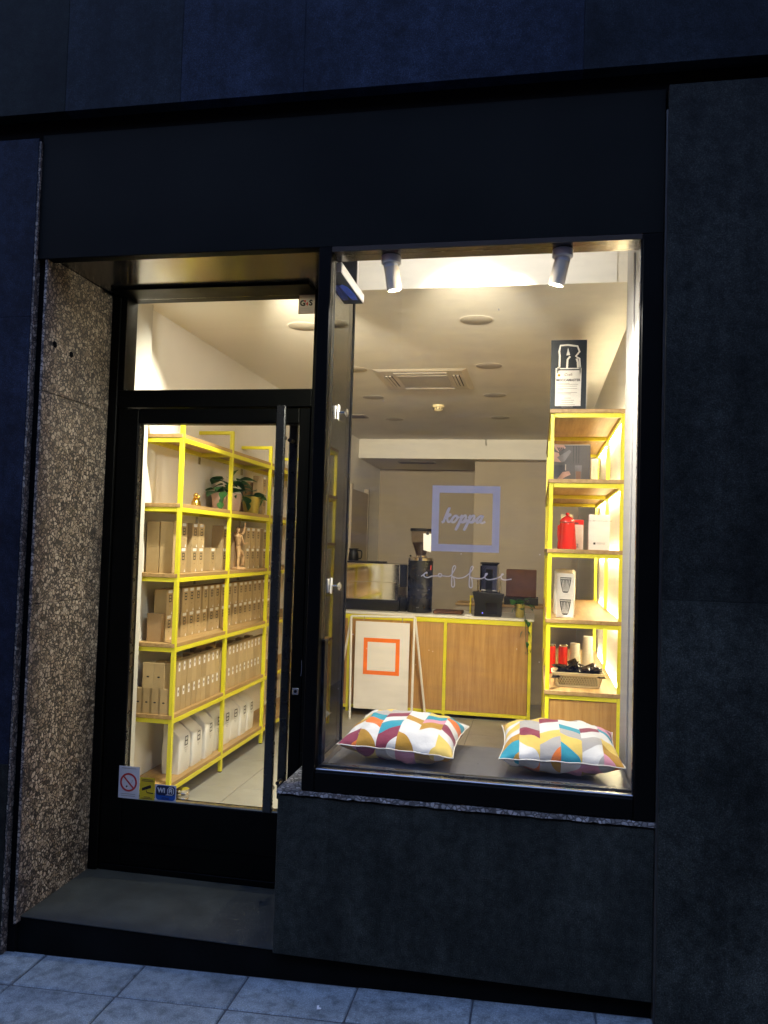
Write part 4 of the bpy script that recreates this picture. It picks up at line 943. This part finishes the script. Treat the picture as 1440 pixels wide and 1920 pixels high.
# poster board
po = thing('poster_board', 'dark poster board with white coffee maker outline on the right shelving top', 'poster', (0, 0, 0))
ob('board', B(.055, .256, 1.90, 1.908, RZ(0), 2.668, .001), 'slate', po); PYY = 1.8995
ob('edge', B(.2562, .259, 1.8995, 1.908, RZ(0), 2.668), 'paper', po)
ob('text_panel', MB().prism([(.083, 2.285), (.226, 2.285), (.228, 2.505), (.083, 2.505)], .0004, XZ(PYY)), 'paper', po)
def orib(pts, w): return MB().ribbon(pts, w, .0004, XZ(PYY))
def px(x, y): return (.055+(x-140)/(580-140)*.201, 2.668-(y-105)/(930-105)*(2.668-RZ(0)))
ob('outline', orib([px(*p) for p in ((245, 440), (248, 280), (240, 230), (255, 165), (345, 160), (465, 175), (490, 235), (445, 285), (490, 310), (500, 400), (490, 430))], .0105), 'paper', po)
ob('outline', MB().prism([px(*p) for p in ((348, 190), (375, 270), (330, 275))], .0004, XZ(PYY-.0006)), 'paper', po)
ob('outline', orib([px(*p) for p in ((375, 285), (345, 320), (340, 415))], .011), 'paper', po); ob('outline', orib([px(*p) for p in ((455, 310), (470, 350), (475, 410))], .011), 'paper', po)
ob('outline', orib([px(*p) for p in ((222, 470), (230, 405), (255, 400))], .008), 'paper', po); ob('outline', orib([px(*p) for p in ((505, 470), (500, 405), (480, 400))], .008), 'paper', po)
ob('plinth_bar', MB().ribbon([px(235, 432), px(495, 432)], .007, .0004, XZ(PYY-.0005)), 'slate', po)
ob('gold_dot', MB().prism([(px(243, 492)[0]+.008*math.cos(R(30*k)), px(243, 492)[1]+.008*math.sin(R(30*k))) for k in range(12)], .0004, XZ(PYY-.0006)), 'gold', po)
text('Craft', .022, 'print_brown', po, (px(355, 486)[0], PYY-.001, px(355, 486)[1]), shear=.3); text('MOCCAMASTER', .0185, 'print_black', po, (px(358, 546)[0], PYY-.001, px(358, 546)[1]), bold=.0006)
for k, (yy_, w0, w1) in enumerate(((580, 225, 375), (592, 225, 480), (612, 225, 470), (638, 225, 470), (652, 225, 300), (682, 225, 470), (696, 225, 395), (742, 315, 395), (766, 275, 435), (790, 280, 425), (814, 262, 447), (838, 280, 420))):
    ob('small_print', MB().ribbon([px(w0, yy_), px(w1, yy_)], .0028, .0003, XZ(PYY-.0005)), 'print_grey', po)

# printed box with kettle photograph
pbx = thing('printed_box', 'square box printed with a hand pouring from a kettle', 'box', (0, 0, 0))
BX0, BX1, BZ0, BZ1, BY = .078, .284, RZ(1), RZ(1)+.212, 1.85
ob('body', B(BX0, BX1, BY, BY+.12, BZ0, BZ1, .0015), 'photo_grey', pbx)
def q(x, y): return (BX0+(x-170)/(628-170)*(BX1-BX0), BZ1-(y-1335)/(1770-1335)*(BZ1-BZ0))
def pic(n_, pts, mat, lift=0): ob(n_, MB().prism([q(*p) for p in pts], .0003, XZ(BY-.0003-lift)), mat, pbx)
pic('printed_band', ((172, 1338), (626, 1338), (626, 1348), (172, 1348)), 'vent_grey')
pic('printed_kettle', ((218, 1490), (370, 1400), (395, 1420), (310, 1540), (270, 1545)), 'photo_steel', .0003); pic('printed_kettle_body', ((172, 1420), (240, 1440), (270, 1545), (172, 1540)), 'skin_print', .0002)
pic('printed_hand', ((172, 1345), (300, 1345), (325, 1380), (280, 1400), (240, 1430), (200, 1400)), 'skin_print', .0004)
for k in range(4): pic('printed_finger', ((215+22*k, 1375), (228+22*k, 1372), (258+16*k, 1420-6*k), (245+16*k, 1425-6*k)), 'photo_dark', .0008)
pic('printed_scale', ((172, 1580), (330, 1580), (320, 1720), (172, 1720)), 'photo_dark', .0002); pic('printed_server', ((320, 1570), (332, 1570), (332, 1640), (320, 1640)), 'vent_grey', .0006)
pic('printed_hand', ((210, 1760), (290, 1660), (370, 1650), (390, 1690), (330, 1715), (260, 1760)), 'skin_print', .0006)
pic('printed_glass', ((438, 1580), (525, 1580), (520, 1750), (450, 1755)), 'photo_steel', .0003); pic('printed_coffee', ((448, 1650), (515, 1650), (510, 1745), (456, 1748)), 'print_brown', .0007)
for xx in (415, 450, 480): pic('printed_stripe', ((xx, 1350), (xx+10, 1350), (xx+8, 1560), (xx+2, 1560)), 'photo_dark', .0002)
tag(ob('cream_box', B(.312, .353, 2.25, 2.33, RZ(1), RZ(1)+.175, .001), 'cup_white'), 'narrow cream box beside the printed box', 'box')

# enamel kettle, filter packs, paper filter box
kt = thing('enamel_kettle', 'red enamel coffee pot with knobbed lid on the lit shelf', 'kettle', (.166, 1.92, RZ(2)))
ob('body', MB().lathe([(.05, 0), (.0545, .004), (.054, .02), (.046, .11), (.041, .15), (.0405, .155)], (0, 0, 0), 28), 'red_enamel', kt, smooth=True)
ob('lid', MB().lathe([(.0425, .1555), (.042, .162), (.032, .176), (.014, .188), (.006, .191), (.006, .194), (.011, .198), (.010, .206), (.004, .209)], (0, 0, 0), 24), 'red_enamel', kt, smooth=True)
ob('rim', MB().lathe([(.0408, .151), (.0432, .1525), (.0432, .1552), (.041, .1553)], (0, 0, 0), 28), 'print_brown', kt, smooth=True)
ob('handle', MB().tube(smooth_path([(.02, .038, .145), (.03, .085, .14), (.03, .09, .08), (.02, .045, .045)]), .006, 8), 'red_enamel', kt, smooth=True); ob('spout', MB().tube(smooth_path([(-.03, .045, .04), (-.04, .075, .07), (-.04, .085, .14)]), [.014]+[.012]*11+[.007], 10), 'red_enamel', kt, smooth=True)
fp = thing('filter_pack', 'white and red filter pack right of the red coffee pot', 'box'); ob('body', B(.205, .262, 2.03, 2.09, RZ(2), RZ(2)+.175, .001), 'cup_white', fp); ob('red_top', B(.2055, .2625, 2.0285, 2.0295, RZ(2)+.145, RZ(2)+.174), 'red_enamel', fp); ob('red_side', B(.2625, .2635, 2.031, 2.089, RZ(2)+.13, RZ(2)+.174), 'red_enamel', fp)
text('12', .03, 'print_black', fp, (.222, 2.0288, RZ(2)+.022)); ob('brand_strip', B(.208, .235, 2.0277, 2.0284, RZ(2)+.15, RZ(2)+.158), 'print_black', fp)
tag(ob('filter_pack', B(.135, .205, 2.05, 2.10, RZ(2), RZ(2)+.205, .001), 'cream_plastic'), 'cream filter pack behind the red coffee pot', 'box')
hb = thing('filter_box', 'pale box with small printed characters on the lit shelf', 'box'); ob('body', B(.282, .396, 1.85, 1.94, RZ(2), RZ(2)+.198, .0012), 'paper', hb)
text('コーヒー用ペーパーフィルター 102', .0085, 'print_black', hb, (.338, 1.8494, RZ(2)+.162)); ob('printed_square', MB().prism([(.308, RZ(2)+.03), (.32, RZ(2)+.03), (.32, RZ(2)+.042), (.308, RZ(2)+.042)], .0003, XZ(1.8497)), 'print_black', hb)
for z_ in (.04, .034): ob('small_print', MB().ribbon([(.325, RZ(2)+z_), (.372, RZ(2)+z_)], .0022, .0003, XZ(1.8497)), 'print_grey', hb)
for k in (0, 1):
    db = thing('dripper_box', '%s white box printed with a ribbed dripper bowl' % ('lower', 'upper')[k], 'box', (.112, 1.81, RZ(3)+.1225*k), group='stacked dripper boxes')
    ob('body', B(0, .095, 0, .09, .0, .122, .001), 'paper', db); bw = [(.018, .1), (.078, .1), (.0785, .095), (.074, .06), (.064, .02), (.058, .014), (.038, .014), (.032, .02), (.022, .06), (.0175, .095)]
    ob('printed_bowl', MB().prism(bw, .0003, XZ(-.0002)), 'slate', db); ob('printed_rim', MB().ribbon([(.02, .092), (.076, .092)], .004, .0003, XZ(-.0007)), 'paper', db)
    for j in range(6): ob('printed_rib', MB().ribbon([(.027+.0085*j, .085), (.036+.005*j, .022)], .0028, .0003, XZ(-.0007)), 'paper', db)
tag(ob('canister', MB().lathe([(.058, 0), (.06, .004), (.06, .25), (.055, .256), (.052, .262)], (.163, 2.03, RZ(3)), 28), 'cup_white', smooth=True), 'pale round canister behind the dripper boxes', 'canister')
tag(ob('thin_bottle', MB().lathe([(.010, 0), (.011, .1), (.008, .14), (.009, .17)], (.112, 2.2, RZ(3)), 12), 'cream_plastic', smooth=True), 'thin cream tube left of the canister', 'tube')

# basket with packets, tins and cups
bs = thing('basket', 'cream lattice plastic basket full of dark foil packets', 'basket', (.238, 1.90, RZ(4)))
def ringp(t, h):  # point on tapered rounded-rectangle wall
    a = .118+.022*h/.075; b = .068+.016*h/.075; rr = rrect(-a, a, -b, b, .03, 6); n = len(rr); per = []; tot = 0
    for i in range(n): L = math.dist(rr[i], rr[(i+1) % n]); per.append((tot, L)); tot += L
    s_ = (t % 1)*tot
    for i, (st_, L) in enumerate(per):
        if st_ <= s_ <= st_+L+1e-9:
            f = (s_-st_)/max(L, 1e-9); p, q_ = rr[i], rr[(i+1) % n]; return (p[0]+(q_[0]-p[0])*f, p[1]+(q_[1]-p[1])*f, h)
    return (*rr[0], h)
lat = MB(); NL = 54
for k in range(NL):
    for sg in (1, -1): lat.tube([ringp(k/NL+sg*.045*j/5, .006+.058*j/5) for j in range(6)], .0017, 4)
lo = ob('lattice', lat, 'cream_plastic', bs); lo['kind'] = 'stuff'
for h, r_ in ((.004, .004), (.068, .004), (.077, .0045)): ob('rim', MB().tube([ringp(k/48, h) for k in range(49)], r_, 6, False), 'cream_plastic', bs, smooth=True)
ob('bottom', B(-.11, .11, -.06, .06, .0005, .004), 'cream_plastic', bs)
ob('dark_filler', B(-.108, .108, -.058, .058, .0045, .062, .01), 'foil_black', bs)  # added dark block standing in for the packets behind the lattice
random.seed(9)
def packet_mesh(i):
    m = MB(); n = 7; rnd = random.Random(i)
    for s in (1, -1):
        o = len(m.v)
        for a in range(n+1):
            for b in range(n+1):
                u = -1+2*a/n; v = -1+2*b/n; h = max(0, (1-u**4)*(1-v**2))**.6; m.v.append((u*.048, v*.026, s*(.009*h+.0004)+rnd.uniform(-.0022, .0022)*h))
        for a in range(n):
            for b in range(n): m.f.append((o+a*(n+1)+b, o+(a+1)*(n+1)+b, o+(a+1)*(n+1)+b+1, o+a*(n+1)+b+1))
    return m.mesh('packet', 'foil_black', False, recalc=False)
pms = [packet_mesh(i) for i in range(3)]
for k in range(22):
    cx = -.105+.21*((k*7) % 22)/21; cy2 = (-.045, .0, .045)[k % 3]; zz = .07+.016*(k//8)+random.uniform(-.004, .006)
    tag(link('foil_packet', pms[k % 3], None, (.238+cx, 1.90+cy2, RZ(4)+zz), (random.uniform(-.6, .6), random.uniform(-.7, .7), random.uniform(-1.4, 1.4))), 'dark foil packet heaped in the cream basket', 'packet', 'dark foil packets in the basket')
tag(ob('stir_stick', MB().tube([(.155, 1.86, RZ(4)+.09), (.225, 1.87, RZ(4)+.135)], .0035, 6), 'black_plastic'), 'thin black stick poking out of the basket', 'stick')
for k, (x, lb) in enumerate(((.098, 'left red drinks can partly hidden by the yellow post'), (.170, 'right red drinks can behind the basket'))):
    c = thing('drinks_can', lb, 'can', (x, 2.32, RZ(4)), group='red cans behind the basket')
    ob('body', MB().lathe([(.024, 0), (.028, .006), (.028, .155), (.025, .165)], (0, 0, 0), 22), 'red_enamel', c, smooth=True); ob('lid', MB().lathe([(.0245, .1655), (.0255, .172), (.022, .176), (.02, .172)], (0, 0, 0), 22), 'chrome', c, smooth=True)
for k, (x, h, lb) in enumerate(((.243, .19, 'shorter white paper cup stack behind the basket'), (.318, .235, 'taller white paper cup stack behind the basket'))):
    c = thing('cup_stack', lb, 'cups', (x, 2.32, RZ(4)), group='white paper cup stacks')
    ob('cup', MB().lathe([(.036, 0), (.0375, .002), (.030, h-.01), (.028, h), (.026, h-.002)], (0, 0, 0), 22), 'cup_white', c, smooth=True)
    for j in range(3): ob('rim', MB().lathe([(.0376-.0004*j, .004+.012*j), (.0395-.0004*j, .006+.012*j), (.0376-.0004*j, .009+.012*j)], (0, 0, 0), 22), 'cup_white', c, smooth=True)
